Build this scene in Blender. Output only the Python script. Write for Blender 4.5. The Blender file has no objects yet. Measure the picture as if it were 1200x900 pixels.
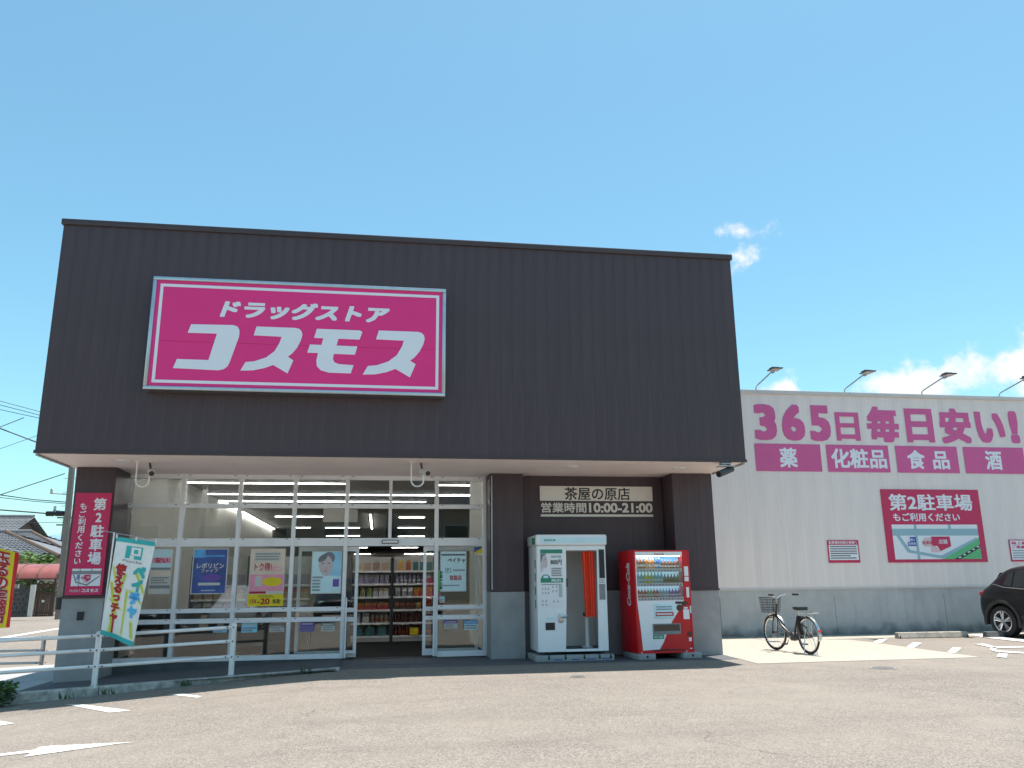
import bpy, bmesh, math, random
import numpy as np
from mathutils import Vector, Matrix
random.seed(7)
SC = bpy.context.scene
COL = SC.collection
# ------------------------------------------------------------------ camera
CAM_H, FPX, PITCH, ROLL, YAW = 1.26, 960.0, 0.23906, -0.01091, 0.15974
def cam_axes():
    cy, sy, cp, sp = math.cos(YAW), math.sin(YAW), math.cos(PITCH), math.sin(PITCH)
    fwd = Vector((sy*cp, cy*cp, sp)); r0 = Vector((cy, -sy, 0)); u0 = r0.cross(fwd)
    cr, sr = math.cos(ROLL), math.sin(ROLL)
    return r0*cr+u0*sr, u0*cr-r0*sr, fwd
AX, AU, AF = cam_axes()
cam = bpy.data.objects.new('camera', bpy.data.cameras.new('camera'))
COL.objects.link(cam)
cam.matrix_world = Matrix((( AX.x, AU.x, -AF.x, 0), (AX.y, AU.y, -AF.y, 0), (AX.z, AU.z, -AF.z, CAM_H), (0, 0, 0, 1)))
cam.data.sensor_width = 36; cam.data.lens = FPX/1200*36; cam.data.clip_end = 20000; cam.data.clip_start = .05
SC.camera = cam
def at(u, v, Y=None, Z=None):           # photo pixel -> point on a known plane
    q = AX*((u-600)/FPX)+AU*((450-v)/FPX)+AF
    t = Y/q.y if Y is not None else (Z-CAM_H)/q.z
    return Vector((0, 0, CAM_H))+q*t
# ------------------------------------------------------------------ sky + sun
SUN = Vector((0.97, 0.64, 6.92)).normalized()
EL = math.asin(SUN.z); AZ = math.atan2(SUN.x, SUN.y)
W = bpy.data.worlds.new('World'); SC.world = W; W.use_nodes = True
nt = W.node_tree; nt.nodes.clear()
def N(t, **k):
    n = nt.nodes.new(t)
    for a, b in k.items(): setattr(n, a, b)
    return n
def M(op, a, b=None, c=None, clamp=False):
    n = N('ShaderNodeMath', operation=op); n.use_clamp = clamp
    for i, x in enumerate((a, b, c)):
        if x is None: continue
        if isinstance(x, (int, float)): n.inputs[i].default_value = x
        else: nt.links.new(x, n.inputs[i])
    return n.outputs[0]
out = N('ShaderNodeOutputWorld'); bg = N('ShaderNodeBackground'); bg.inputs[1].default_value = 0.12
sky = N('ShaderNodeTexSky', sky_type='NISHITA'); sky.sun_disc = False
sky.sun_elevation = EL; sky.sun_rotation = AZ; sky.air_density = 1.0; sky.dust_density = 1.0; sky.ozone_density = 0.8; sky.altitude = 20
tc = N('ShaderNodeTexCoord')
def noise(vec, scale, detail, rough=.55):
    n = N('ShaderNodeTexNoise'); n.inputs['Scale'].default_value = scale; n.inputs['Detail'].default_value = detail
    n.inputs['Roughness'].default_value = rough; nt.links.new(vec, n.inputs['Vector']); return n.outputs[0]
D3 = tc.outputs['Generated']
n1 = noise(D3, 24, 8, .62); n2 = noise(D3, 9, 4)
dens = None
#   direction, width, height, weight : fair-weather clouds low over the horizon, some seen, some behind the camera
for d, wx, hz, wt in [((.58,.782,.205),.07,.034,1.0), ((.66,.715,.205),.085,.048,1.05), ((.75,.63,.185),.12,.06,1.0), ((.405,.828,.394),.04,.013,.70), ((.408,.836,.365),.024,.024,.72),
                      ((.452,.862,.212),.03,.022,.9), ((.9,.3,.22),.2,.09,1), ((-.85,-.4,.22),.22,.09,1), ((-.3,-.9,.2),.24,.08,1), ((.5,-.8,.24),.25,.09,1),
                      ((-.95,.25,.12),.12,.05,1), ((.05,-.93,.36),.16,.06,.9)]:
    v = Vector(d).normalized()
    s = N('ShaderNodeVectorMath', operation='SUBTRACT'); nt.links.new(D3, s.inputs[0]); s.inputs[1].default_value = v
    m = N('ShaderNodeVectorMath', operation='MULTIPLY'); nt.links.new(s.outputs[0], m.inputs[0]); m.inputs[1].default_value = (1/wx, 1/wx, 1/hz)
    l = N('ShaderNodeVectorMath', operation='LENGTH'); nt.links.new(m.outputs[0], l.inputs[0])
    b = M('MULTIPLY', M('SUBTRACT', 1.25, l.outputs['Value'], clamp=False), wt)
    dens = b if dens is None else M('MAXIMUM', dens, b)
dens = M('MAXIMUM', dens, -1.5)
raw = M('ADD', dens, M('ADD', M('MULTIPLY', M('SUBTRACT', n1, .5), 2.7), M('MULTIPLY', M('SUBTRACT', n2, .5), 1.4)))
mr = N('ShaderNodeMapRange', interpolation_type='SMOOTHSTEP'); nt.links.new(raw, mr.inputs[0]); mr.inputs[1].default_value = .25; mr.inputs[2].default_value = .95
mr.inputs[4].default_value = .93
cr = N('ShaderNodeMix', data_type='RGBA'); cr.inputs['A'].default_value = (4.6, 4.8, 5.1, 1); cr.inputs['B'].default_value = (5.6, 5.4, 5.1, 1)
nt.links.new(M('MULTIPLY', n1, 1.2, clamp=True), cr.inputs['Factor'])
mx = N('ShaderNodeMix', data_type='RGBA')
nt.links.new(mr.outputs[0], mx.inputs['Factor']); tint = N('ShaderNodeMix', data_type='RGBA', blend_type='MULTIPLY'); tint.inputs['Factor'].default_value = 1; tint.inputs['B'].default_value = (.72, 1.05, .97, 1)
nt.links.new(sky.outputs[0], tint.inputs['A']); nt.links.new(tint.outputs['Result'], mx.inputs['A']); nt.links.new(cr.outputs['Result'], mx.inputs['B'])
nt.links.new(mx.outputs['Result'], bg.inputs[0]); nt.links.new(bg.outputs[0], out.inputs[0])
sd = bpy.data.lights.new('sun', 'SUN'); sd.energy = 4.9; sd.angle = math.radians(.53); sd.color = (1, .925, .865)
so = bpy.data.objects.new('sun', sd); COL.objects.link(so); so.rotation_euler = SUN.to_track_quat('Z', 'Y').to_euler(); so.location = (0, 0, 30)
vs = SC.view_settings; vs.view_transform = 'Standard'; vs.look = 'None'; vs.gamma = 1; vs.use_curve_mapping = False; vs.exposure = 0.80
SC.cycles.use_denoising = True
# ------------------------------------------------------------------ materials
MATS = {}
def mat(name, col, rough=.6, var=.0, scale=8.0, bump=0.0, metal=0.0, spec=.5, coord='Object', col2=None, coat=0, emit=0, det=6, stretch=None):
    if name in MATS: return MATS[name]
    m = bpy.data.materials.new(name); m.use_nodes = True; t = m.node_tree; L = t.links.new
    p = t.nodes['Principled BSDF']
    p.inputs['Base Color'].default_value = (*col, 1); p.inputs['Roughness'].default_value = rough
    p.inputs['Metallic'].default_value = metal; p.inputs['Specular IOR Level'].default_value = spec
    if coat: p.inputs['Coat Weight'].default_value = coat; p.inputs['Coat Roughness'].default_value = .05
    if emit: p.inputs['Emission Color'].default_value = (*col, 1); p.inputs['Emission Strength'].default_value = emit
    if var or bump:
        c = t.nodes.new('ShaderNodeTexCoord'); src = c.outputs[coord]
        if stretch:
            mp = t.nodes.new('ShaderNodeMapping'); mp.inputs['Scale'].default_value = stretch; L(src, mp.inputs[0]); src = mp.outputs[0]
        n = t.nodes.new('ShaderNodeTexNoise'); n.inputs['Scale'].default_value = scale; n.inputs['Detail'].default_value = det; n.inputs['Roughness'].default_value = .6
        L(src, n.inputs['Vector'])
        if var:
            r = t.nodes.new('ShaderNodeMapRange'); r.inputs[1].default_value = .3; r.inputs[2].default_value = .7; L(n.outputs[0], r.inputs[0])
            x = t.nodes.new('ShaderNodeMix'); x.data_type = 'RGBA'; L(r.outputs[0], x.inputs['Factor'])
            x.inputs['A'].default_value = (*[max(0, a*(1-var)) for a in col], 1)
            x.inputs['B'].default_value = (*(col2 or [min(1, a*(1+var)) for a in col]), 1)
            L(x.outputs['Result'], p.inputs['Base Color'])
            rr = t.nodes.new('ShaderNodeMapRange'); rr.inputs[3].default_value = max(.02, rough-.08); rr.inputs[4].default_value = min(1, rough+.08); L(n.outputs[0], rr.inputs[0]); L(rr.outputs[0], p.inputs['Roughness'])
        if bump:
            b = t.nodes.new('ShaderNodeBump'); b.inputs['Strength'].default_value = bump; b.inputs['Distance'].default_value = .01; L(n.outputs[0], b.inputs['Height']); L(b.outputs[0], p.inputs['Normal'])
    MATS[name] = m; return m
def asphalt(name, base, patch, vs_=75, con=1.0, wear=False):
    m = bpy.data.materials.new(name); m.use_nodes = True; t = m.node_tree; L = t.links.new; p = t.nodes['Principled BSDF']
    c = t.nodes.new('ShaderNodeTexCoord'); o = c.outputs['Object']
    def nz(s, d=4, r=.6):
        n = t.nodes.new('ShaderNodeTexNoise'); n.inputs['Scale'].default_value = s; n.inputs['Detail'].default_value = d; n.inputs['Roughness'].default_value = r; L(o, n.inputs['Vector']); return n.outputs[0]
    def mix(f, a, b, bl='MIX'):
        x = t.nodes.new('ShaderNodeMix'); x.data_type = 'RGBA'; x.blend_type = bl
        for s, v in ((x.inputs['Factor'], f), (x.inputs['A'], a), (x.inputs['B'], b)):
            if isinstance(v, tuple): s.default_value = (*v, 1)
            elif isinstance(v, (int, float)): s.default_value = v
            else: L(v, s)
        return x.outputs['Result']
    def rng(f, a, b, lo=0., hi=1.):
        r = t.nodes.new('ShaderNodeMapRange'); L(f, r.inputs[0]); r.inputs[1].default_value = a; r.inputs[2].default_value = b; r.inputs[3].default_value = lo; r.inputs[4].default_value = hi; return r.outputs[0]
    vo = t.nodes.new('ShaderNodeTexVoronoi'); vo.inputs['Scale'].default_value = vs_; L(o, vo.inputs['Vector'])
    sp = t.nodes.new('ShaderNodeSeparateColor'); L(vo.outputs['Color'], sp.inputs[0])
    agg = mix(rng(sp.outputs[0], .15, 1), tuple(a*(1-.38*con) for a in base), tuple(min(1, a*(1+.5*con)) for a in base))
    big = mix(rng(nz(.35, 5, .65), .38, .66), agg, mix(.5, agg, patch))
    mid = mix(rng(nz(2.2, 6, .7), .35, .7, 0, .45), big, mix(.5, big, tuple(a*.45 for a in base)))
    st = mix(rng(nz(.9, 3), .66, .74, 0, .35), mid, tuple(a*.5 for a in base))
    if wear:
        def vmap(sc):
            mp = t.nodes.new('ShaderNodeMapping'); mp.inputs['Scale'].default_value = sc; L(o, mp.inputs[0]); return mp.outputs[0]
        def nv(vec, s_, d=4):
            n = t.nodes.new('ShaderNodeTexNoise'); n.inputs['Scale'].default_value = s_; n.inputs['Detail'].default_value = d; L(vec, n.inputs['Vector']); return n.outputs[0]
        def mul(a, b_):
            q = t.nodes.new('ShaderNodeMath'); q.operation = 'MULTIPLY'; L(a, q.inputs[0]); L(b_, q.inputs[1]); return q.outputs[0]
        tr_ = rng(nv(vmap((.16, 1.1, 1)), 1.0, 5), .52, .68, 0, .42)                       # wheel tracks along the lane
        st = mix(tr_, st, mix(.5, st, tuple(a*.45 for a in base)))
        st = mix(rng(nv(vmap((.5, .35, 1)), 1.3, 6), .58, .70, 0, .5), st, patch)            # pale dust
        st = mix(rng(nz(5.5, 2), .74, .80, 0, .6), st, tuple(a*.35 for a in base))            # oil drips
        wv = t.nodes.new('ShaderNodeTexNoise'); wv.inputs['Scale'].default_value = 1.2; wv.inputs['Detail'].default_value = 6; L(o, wv.inputs['Vector'])
        vm_ = t.nodes.new('ShaderNodeVectorMath'); vm_.operation = 'MULTIPLY_ADD'; L(wv.outputs['Color'], vm_.inputs[0]); vm_.inputs[1].default_value = (.9, .9, 0); L(o, vm_.inputs[2])
        ed = t.nodes.new('ShaderNodeTexVoronoi'); ed.feature = 'DISTANCE_TO_EDGE'; ed.inputs['Scale'].default_value = .24; L(vm_.outputs[0], ed.inputs['Vector'])
        crk = mul(rng(ed.outputs['Distance'], .0, .0035, 1, 0), rng(nz(.5, 3), .5, .62, 0, .55))
        st = mix(crk, st, tuple(a*.3 for a in base))
    L(st, p.inputs['Base Color']); p.inputs['Roughness'].default_value = .88; p.inputs['Specular IOR Level'].default_value = .25
    b = t.nodes.new('ShaderNodeBump'); b.inputs['Strength'].default_value = .7; b.inputs['Distance'].default_value = .006; L(vo.outputs['Distance'], b.inputs['Height']); L(b.outputs[0], p.inputs['Normal'])
    MATS[name] = m; return m
asphalt('asphalt', (.218, .194, .168), (.28, .245, .205), 90, 1.05, True)
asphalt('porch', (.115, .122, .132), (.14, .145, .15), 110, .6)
asphalt('pad_concrete', (.40, .37, .31), (.44, .41, .35), 160, .35)
mat('d_brown', (.30,.10,.05), .3, .1, 20); mat('d_orange', (.75,.32,.05), .3, .1, 20); mat('d_blue', (.08,.22,.62), .3, .1, 20); mat('d_cyan', (.25,.62,.75), .3, .1, 20); mat('d_yell', (.75,.68,.12), .3, .1, 20); mat('d_grey', (.30,.24,.20), .3, .2, 20); mat('d_red', (.62,.10,.08), .3, .1, 20); mat('d_green', (.25,.48,.16), .3, .1, 20); mat('d_violet', (.30,.18,.62), .3, .1, 20); mat('d_white', (.8,.8,.8), .3, .05, 20)
mat('lit_blue', (.38, .62, .78), .5, emit=.4); mat('lit_deep', (.08, .34, .66), .5, emit=.5)
def concrete_stained(name, base):
    m = mat(name, base, .85, .12, 2.2, .15); t = m.node_tree; L = t.links.new; p = t.nodes['Principled BSDF']
    g = t.nodes.new('ShaderNodeNewGeometry'); s = t.nodes.new('ShaderNodeSeparateXYZ'); L(g.outputs['Position'], s.inputs[0])
    n = t.nodes.new('ShaderNodeTexNoise'); n.inputs['Scale'].default_value = 2.4; n.inputs['Detail'].default_value = 8; L(g.outputs['Position'], n.inputs['Vector'])
    a = t.nodes.new('ShaderNodeMath'); a.operation = 'MULTIPLY_ADD'; L(n.outputs[0], a.inputs[0]); a.inputs[1].default_value = -.75; L(s.outputs[2], a.inputs[2])
    r = t.nodes.new('ShaderNodeMapRange'); L(a.outputs[0], r.inputs[0]); r.inputs[1].default_value = -.36; r.inputs[2].default_value = -.13; r.inputs[3].default_value = .65; r.inputs[4].default_value = 0
    mp = t.nodes.new('ShaderNodeMapping'); mp.inputs['Scale'].default_value = (5, 5, .35); L(g.outputs['Position'], mp.inputs[0])
    n2 = t.nodes.new('ShaderNodeTexNoise'); n2.inputs['Scale'].default_value = 1.6; n2.inputs['Detail'].default_value = 7; L(mp.outputs[0], n2.inputs['Vector'])
    r2 = t.nodes.new('ShaderNodeMapRange'); L(n2.outputs[0], r2.inputs[0]); r2.inputs[1].default_value = .55; r2.inputs[2].default_value = .75; r2.inputs[4].default_value = .18
    mxx = t.nodes.new('ShaderNodeMath'); mxx.operation = 'MAXIMUM'; L(r.outputs[0], mxx.inputs[0]); L(r2.outputs[0], mxx.inputs[1])
    x = t.nodes.new('ShaderNodeMix'); x.data_type = 'RGBA'; old = p.inputs['Base Color'].links[0].from_socket
    L(mxx.outputs[0], x.inputs['Factor']); L(old, x.inputs['A']); x.inputs['B'].default_value = (.075, .08, .075, 1); L(x.outputs['Result'], p.inputs['Base Color'])
    return m
concrete_stained('base_concrete', (.45, .455, .46))
mat('pillar_concrete', (.34, .34, .34), .85, .12, 3, .12)
mat('kerb_concrete', (.42, .41, .38), .9, .45, 6, .3)
mat('walk_concrete', (.34, .345, .35), .9, .12, 3, .1)
mat('drain_iron', (.11, .10, .09), .7, .3, 30, .2); mat('plinth', (.10, .105, .11), .8, .2, 4, .1)
mat('cladding', (.068, .047, .055), .48, .18, 1.3, .03, spec=.42, stretch=(4, 4, .3))
mat('cladding_trim', (.055, .037, .04), .45, .1, 3)
mat('soffit', (.88, .77, .74), .6, .04, 2)
mat('siding', (.82, .72, .69), .5, .07, 1.2, .0, stretch=(3, 3, .25))
mat('siding_trim', (.62, .58, .56), .45, .06, 2)
mat('alu', (.84, .85, .88), .38, .04, 5, spec=.6)
mat('white_paint', (.82, .82, .82), .4, .04, 6)
mat('off_white', (.62, .60, .56), .7, .05, 2)
mat('black', (.012, .012, .013), .45, .2, 9)
mat('rubber', (.018, .018, .018), .8, .2, 20)
mat('dark_grey', (.05, .052, .055), .5, .15, 8)
mat('steel', (.55, .56, .57), .32, .08, 9, metal=1)
mat('galv', (.42, .44, .46), .45, .12, 12, metal=.7)
mat('magenta', (.82, .024, .23), .38, .04, 1.5, spec=.5)
mat('sign_white', (.80, .82, .88), .35, .02, 2)
mat('wall_magenta', (.66, .105, .31), .5, .05, 2)
mat('wall_magenta_deep', (.50, .012, .09), .4, .05, 2)
mat('sign_magenta2', (.58, .014, .10), .4, .05, 2)
mat('paint_white', (.66, .66, .64), .7, .13, 14, .05)
mat('ink_black', (.02, .02, .022), .5, .1, 8)
mat('ink_grey', (.25, .26, .27), .6, .1, 8)
mat('store_sign_white', (.76, .73, .68), .5, .04, 3)
mat('red_paint', (.62, .007, .015), .35, .05, 3, coat=.1, spec=.35)
mat('red_orange', (.85, .075, .03), .85, .12, 12)
mat('vend_white', (.82, .82, .85), .3, .03, 4, coat=.2)
mat('booth_white', (.84, .86, .88), .32, .03, 3, coat=.2)
mat('booth_in', (.74, .72, .67), .7, .05, 3)
mat('sample_grey', (.42, .44, .45), .6, .1, 8); mat('green_ink', (.03, .25, .16), .5, .05, 5); mat('teal', (.04, .42, .42), .7, .06, 6); mat('cyan', (.10, .48, .80), .7, .05, 6)
mat('deep_red', (.45, .02, .03), .7, .08, 8); mat('yellow', (.80, .62, .02), .7, .06, 6); mat('lime', (.55, .60, .08), .75, .12, 5)
mat('pale_lime', (.68, .76, .40), .8, .08, 6); mat('flag_white', (.80, .82, .80), .85, .05, 8)
mat('skin', (.60, .52, .53), .6, .06, 6); mat('hair', (.20, .20, .23), .7, .2, 20); mat('lips', (.48, .30, .32), .5, .05, 8)
mat('sky_blue', (.32, .64, .85), .5, .12, 4); mat('navy', (.05, .10, .34), .45, .45, 3); mat('poster_blue', (.10, .42, .80), .45, .3, 4)
mat('poster_pink', (.85, .32, .45), .5, .12, 5); mat('poster_cream', (.75, .62, .50), .5, .1, 4); mat('poster_pale', (.60, .82, .88), .5, .06, 5)
mat('purple', (.16, .08, .40), .5, .1, 6); mat('map_blue', (.30, .48, .56), .5, .04, 5); mat('map_green', (.12, .50, .22), .5, .04, 5); mat('blue', (.02, .07, .38), .5, .05, 5); mat('map_pink', (.72, .52, .55), .5, .05, 5)
mat('fluoro', (.04, .72, .12), .5, .04, 5)
mat('car_paint', (.004, .004, .005), .35, .1, 3, coat=.45, spec=.3); mat('car_trim', (.035, .035, .036), .7, .15, 20); mat('tail_red', (.5, .01, .012), .15, .05, 8, coat=.5)
mat('car_glass', (.012, .014, .016), .06, .05, 3, spec=.8); mat('alloy', (.55, .56, .58), .3, .06, 9, metal=.9)
mat('tile_roof', (.15, .155, .165), .5, .25, 5); mat('house_wall', (.40, .34, .26), .8, .15, 3); mat('house_wood', (.10, .065, .045), .7, .2, 6)
mat('block', (.075, .072, .07), .9, .3, 6, .2); mat('gate_wood', (.085, .045, .032), .7, .25, 9); mat('canopy_red', (.27, .085, .075), .35, .15, 3)
mat('pole', (.22, .19, .165), .8, .15, 4); mat('wire', (.03, .03, .035), .6, .1, 9); mat('bark', (.10, .075, .05), .9, .3, 15, .3)
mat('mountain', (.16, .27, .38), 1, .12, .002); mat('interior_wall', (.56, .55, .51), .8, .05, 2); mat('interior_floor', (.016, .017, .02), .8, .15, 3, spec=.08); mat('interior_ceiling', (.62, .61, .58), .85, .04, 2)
mat('shelf_metal', (.50, .50, .49), .5, .08, 6); mat('tube_light', (1.0, .98, .94), .5, emit=11); mat('door_floor', (.03, .032, .036), .8, .2, 5)
mat('bike_black', (.02, .02, .021), .3, .1, 9, coat=.3); mat('bike_silver', (.62, .62, .60), .25, .06, 9, metal=.9); mat('rust_brown', (.10, .06, .04), .8, .3, 12)
mat('stop_concrete', (.36, .33, .28), .9, .3, 8, .3)
def leafm(name, c):
    m = mat(name, c, .6, .45, 2.5); p = m.node_tree.nodes['Principled BSDF']
    p.inputs['Subsurface Weight'].default_value = 0; return m
leafm('leaf', (.06, .13, .028)); leafm('leaf_light', (.11, .22, .04)); leafm('leaf_dark', (.03, .07, .022))
def vary(name, val=.12, hue=.0):
    t = MATS[name].node_tree; p = t.nodes['Principled BSDF']; oi = t.nodes.new('ShaderNodeObjectInfo'); hs = t.nodes.new('ShaderNodeHueSaturation'); L = t.links.new
    for k, (soc, amt, mid) in enumerate((('Value', val, 1), ('Hue', hue, .5))):
        r = t.nodes.new('ShaderNodeMapRange'); L(oi.outputs['Random'], r.inputs[0]); r.inputs[3].default_value = mid-amt; r.inputs[4].default_value = mid+amt; L(r.outputs[0], hs.inputs[soc])
    i = p.inputs['Base Color']
    if i.links: L(i.links[0].from_socket, hs.inputs['Color'])
    else: hs.inputs['Color'].default_value = i.default_value
    L(hs.outputs[0], i)
def spots(name, col, scale, lo, hi, amt, stretch=(1, 1, 1)):
    t = MATS[name].node_tree; p = t.nodes['Principled BSDF']; L = t.links.new; g = t.nodes.new('ShaderNodeNewGeometry'); mp = t.nodes.new('ShaderNodeMapping'); mp.inputs['Scale'].default_value = stretch; L(g.outputs['Position'], mp.inputs[0])
    n = t.nodes.new('ShaderNodeTexNoise'); n.inputs['Scale'].default_value = scale; n.inputs['Detail'].default_value = 8; n.inputs['Roughness'].default_value = .65; L(mp.outputs[0], n.inputs['Vector'])
    r = t.nodes.new('ShaderNodeMapRange'); L(n.outputs[0], r.inputs[0]); r.inputs[1].default_value = lo; r.inputs[2].default_value = hi; r.inputs[4].default_value = amt
    x = t.nodes.new('ShaderNodeMix'); x.data_type = 'RGBA'; L(r.outputs[0], x.inputs['Factor']); i = p.inputs['Base Color']
    if i.links: L(i.links[0].from_socket, x.inputs['A'])
    else: x.inputs['A'].default_value = i.default_value
    x.inputs['B'].default_value = (*col, 1); L(x.outputs['Result'], i)
vary('cladding', .035, .003); vary('siding', .018)
spots('siding', (.45, .41, .38), 1.0, .58, .8, .35, (2.5, 2.5, .16)); spots('cladding', (.11, .09, .088), .9, .55, .8, .35, (3, 3, .2))
mat('rail_paint', (.80, .80, .79), .42, .05, 6); spots('rail_paint', (.22, .11, .06), 9, .66, .72, .8); spots('rail_paint', (.5, .48, .44), 3, .5, .75, .6)
spots('paint_white', (.27, .25, .22), 26, .50, .60, .85); spots('paint_white', (.42, .39, .35), 5, .5, .7, .6); spots('kerb_concrete', (.09, .085, .07), 5, .5, .68, .75); spots('soffit', (.55, .48, .45), 1.3, .58, .8, .35)
spots('pillar_concrete', (.2, .2, .2), 2.2, .55, .8, .4, (1, 1, .4)); spots('alu', (.5, .5, .49), 3, .55, .8, .5)
def glass_mat(name, tint, refl):
    m = bpy.data.materials.new(name); m.use_nodes = True; t = m.node_tree; t.nodes.clear()
    o = t.nodes.new('ShaderNodeOutputMaterial'); x = t.nodes.new('ShaderNodeMixShader'); tr = t.nodes.new('ShaderNodeBsdfTransparent'); g = t.nodes.new('ShaderNodeBsdfGlossy'); f = t.nodes.new('ShaderNodeFresnel')
    tr.inputs[0].default_value = (*tint, 1); g.inputs['Roughness'].default_value = .015; f.inputs[0].default_value = 1.5
    k = t.nodes.new('ShaderNodeMath'); k.operation = 'MULTIPLY'; k.inputs[1].default_value = refl; k.use_clamp = True
    t.links.new(f.outputs[0], k.inputs[0]); t.links.new(k.outputs[0], x.inputs[0]); t.links.new(tr.outputs[0], x.inputs[1]); t.links.new(g.outputs[0], x.inputs[2]); t.links.new(x.outputs[0], o.inputs[0])
    MATS[name] = m
glass_mat('glass', (.93, .95, .94), 1.7); glass_mat('clear_glass', (.9, .92, .92), 1.5)
# ------------------------------------------------------------------ mesh helpers
def rod_frame(d):
    d = d.normalized(); a = Vector((0, 0, 1)) if abs(d.z) < .9 else Vector((1, 0, 0))
    s = d.cross(a).normalized(); return s, d.cross(s)
class MB:
    def __init__(s): s.v = []; s.f = []; s.m = []
    def add(s, vs_, fs, mi=0):
        o = len(s.v); s.v += [tuple(p) for p in vs_]; s.f += [tuple(i+o for i in f) for f in fs]; s.m += [mi]*len(fs); return s
    def box(s, x0, x1, y0, y1, z0, z1, mi=0, b=0.0):
        if b:
            bm = bmesh.new(); bmesh.ops.create_cube(bm, size=1)
            for q in bm.verts: q.co = Vector(((x0+x1)/2+q.co.x*(x1-x0), (y0+y1)/2+q.co.y*(y1-y0), (z0+z1)/2+q.co.z*(z1-z0)))
            bmesh.ops.bevel(bm, geom=bm.edges[:], offset=b, segments=2, profile=.5, affect='EDGES')
            bm.verts.ensure_lookup_table(); bm.verts.index_update()
            s.add([q.co[:] for q in bm.verts], [[q.index for q in f.verts] for f in bm.faces], mi); bm.free(); return s
        return s.add([(x0,y0,z0),(x1,y0,z0),(x1,y1,z0),(x0,y1,z0),(x0,y0,z1),(x1,y0,z1),(x1,y1,z1),(x0,y1,z1)],
                     [(0,3,2,1),(4,5,6,7),(0,1,5,4),(1,2,6,5),(2,3,7,6),(3,0,4,7)], mi)
    def rod(s, a, b, r, n=8, r2=None, mi=0):
        a, b = Vector(a), Vector(b); u, w = rod_frame(b-a); r2 = r if r2 is None else r2; vv = []
        for c, rr in ((a, r), (b, r2)):
            vv += [c+u*(rr*math.cos(2*math.pi*i/n))+w*(rr*math.sin(2*math.pi*i/n)) for i in range(n)]
        return s.add(vv, [(i, (i+1) % n, n+(i+1) % n, n+i) for i in range(n)]+[tuple(range(n))[::-1], tuple(range(n, 2*n))], mi)
    def tube(s, pts, r, n=6, mi=0, closed=False):
        P = [Vector(p) for p in pts]; rs = r if isinstance(r, (list, tuple)) else [r]*len(P); vv = []; k = len(P); pu = None
        for i, p in enumerate(P):
            d = (P[(i+1) % k]-P[i-1]) if closed or 0 < i < k-1 else (P[1]-P[0] if i == 0 else P[-1]-P[-2])
            d.normalize()
            if pu is None: pu, w = rod_frame(d)
            else: pu = (pu-d*pu.dot(d)).normalized()
            w = d.cross(pu)
            vv += [p+pu*(rs[i]*math.cos(2*math.pi*j/n))+w*(rs[i]*math.sin(2*math.pi*j/n)) for j in range(n)]
        fs = []
        for i in range(k if closed else k-1):
            a, b = i*n, ((i+1) % k)*n
            fs += [(a+j, a+(j+1) % n, b+(j+1) % n, b+j) for j in range(n)]
        if not closed: fs += [tuple(range(n))[::-1], tuple(range((k-1)*n, k*n))]
        return s.add(vv, fs, mi)
    def lathe(s, prof, c=(0,0,0), n=14, axis='z', mi=0, ring=False):
        vv = []; c = Vector(c)
        for r, h in prof:
            for i in range(n):
                a = 2*math.pi*i/n; x, y = r*math.cos(a), r*math.sin(a)
                vv.append(c+(Vector((x, y, h)) if axis == 'z' else Vector((x, h, y)) if axis == 'y' else Vector((h, x, y))))
        K = len(prof); fs = [(k*n+i, k*n+(i+1) % n, ((k+1) % K)*n+(i+1) % n, ((k+1) % K)*n+i) for k in range(K if ring else K-1) for i in range(n)]
        if not ring: fs += [tuple(range(n))[::-1], tuple(range((K-1)*n, K*n))]
        return s.add(vv, fs, mi)
    def prism(s, poly, y0, y1, mi=0):                      # (x, z) outline extruded along y
        n = len(poly); vv = [(x, y0, z) for x, z in poly]+[(x, y1, z) for x, z in poly]
        return s.add(vv, [tuple(range(n)), tuple(range(n, 2*n))[::-1]]+[(i, n+i, n+(i+1) % n, (i+1) % n) for i in range(n)], mi)
    def slab(s, poly, z0, z1, mi=0):                       # (x, y) outline extruded along z
        n = len(poly); vv = [(x, y, z0) for x, y in poly]+[(x, y, z1) for x, y in poly]
        return s.add(vv, [tuple(range(n))[::-1], tuple(range(n, 2*n))]+[(i, (i+1) % n, n+(i+1) % n, n+i) for i in range(n)], mi)
    def mesh(s, name, mats, smooth=False, bevel=0):
        me = bpy.data.meshes.new(name); me.from_pydata(s.v, [], s.f)
        for m in ([mats] if isinstance(mats, str) else mats): me.materials.append(MATS[m])
        if any(s.m): me.polygons.foreach_set('material_index', s.m)
        bm = bmesh.new(); bm.from_mesh(me); bmesh.ops.recalc_face_normals(bm, faces=bm.faces[:])
        if bevel: bmesh.ops.bevel(bm, geom=[e for e in bm.edges if len(e.link_faces) == 2 and e.calc_face_angle(0) > .6], offset=bevel, segments=2, profile=.5, affect='EDGES')
        bm.to_mesh(me); bm.free()
        if smooth:
            me.shade_smooth(); me.set_sharp_from_angle(angle=math.radians(38))
        me.update(); return me
    def build(s, name, mats, parent=None, smooth=False, bevel=0, **k):
        return place(s.mesh(name, mats, smooth, bevel), name, parent, **k)
def place(me, name, parent=None, loc=None, rz=0, **k):
    o = bpy.data.objects.new(name, me); COL.objects.link(o)
    if parent is not None: o.parent = parent
    if loc is not None: o.location = loc
    if rz: o.rotation_euler.z = rz
    return tag(o, **k)
def tag(o, label=None, cat=None, group=None, kind=None):
    if label: o['label'] = label
    if cat: o['category'] = cat
    if group: o['group'] = group
    if kind: o['kind'] = kind
    return o
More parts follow.
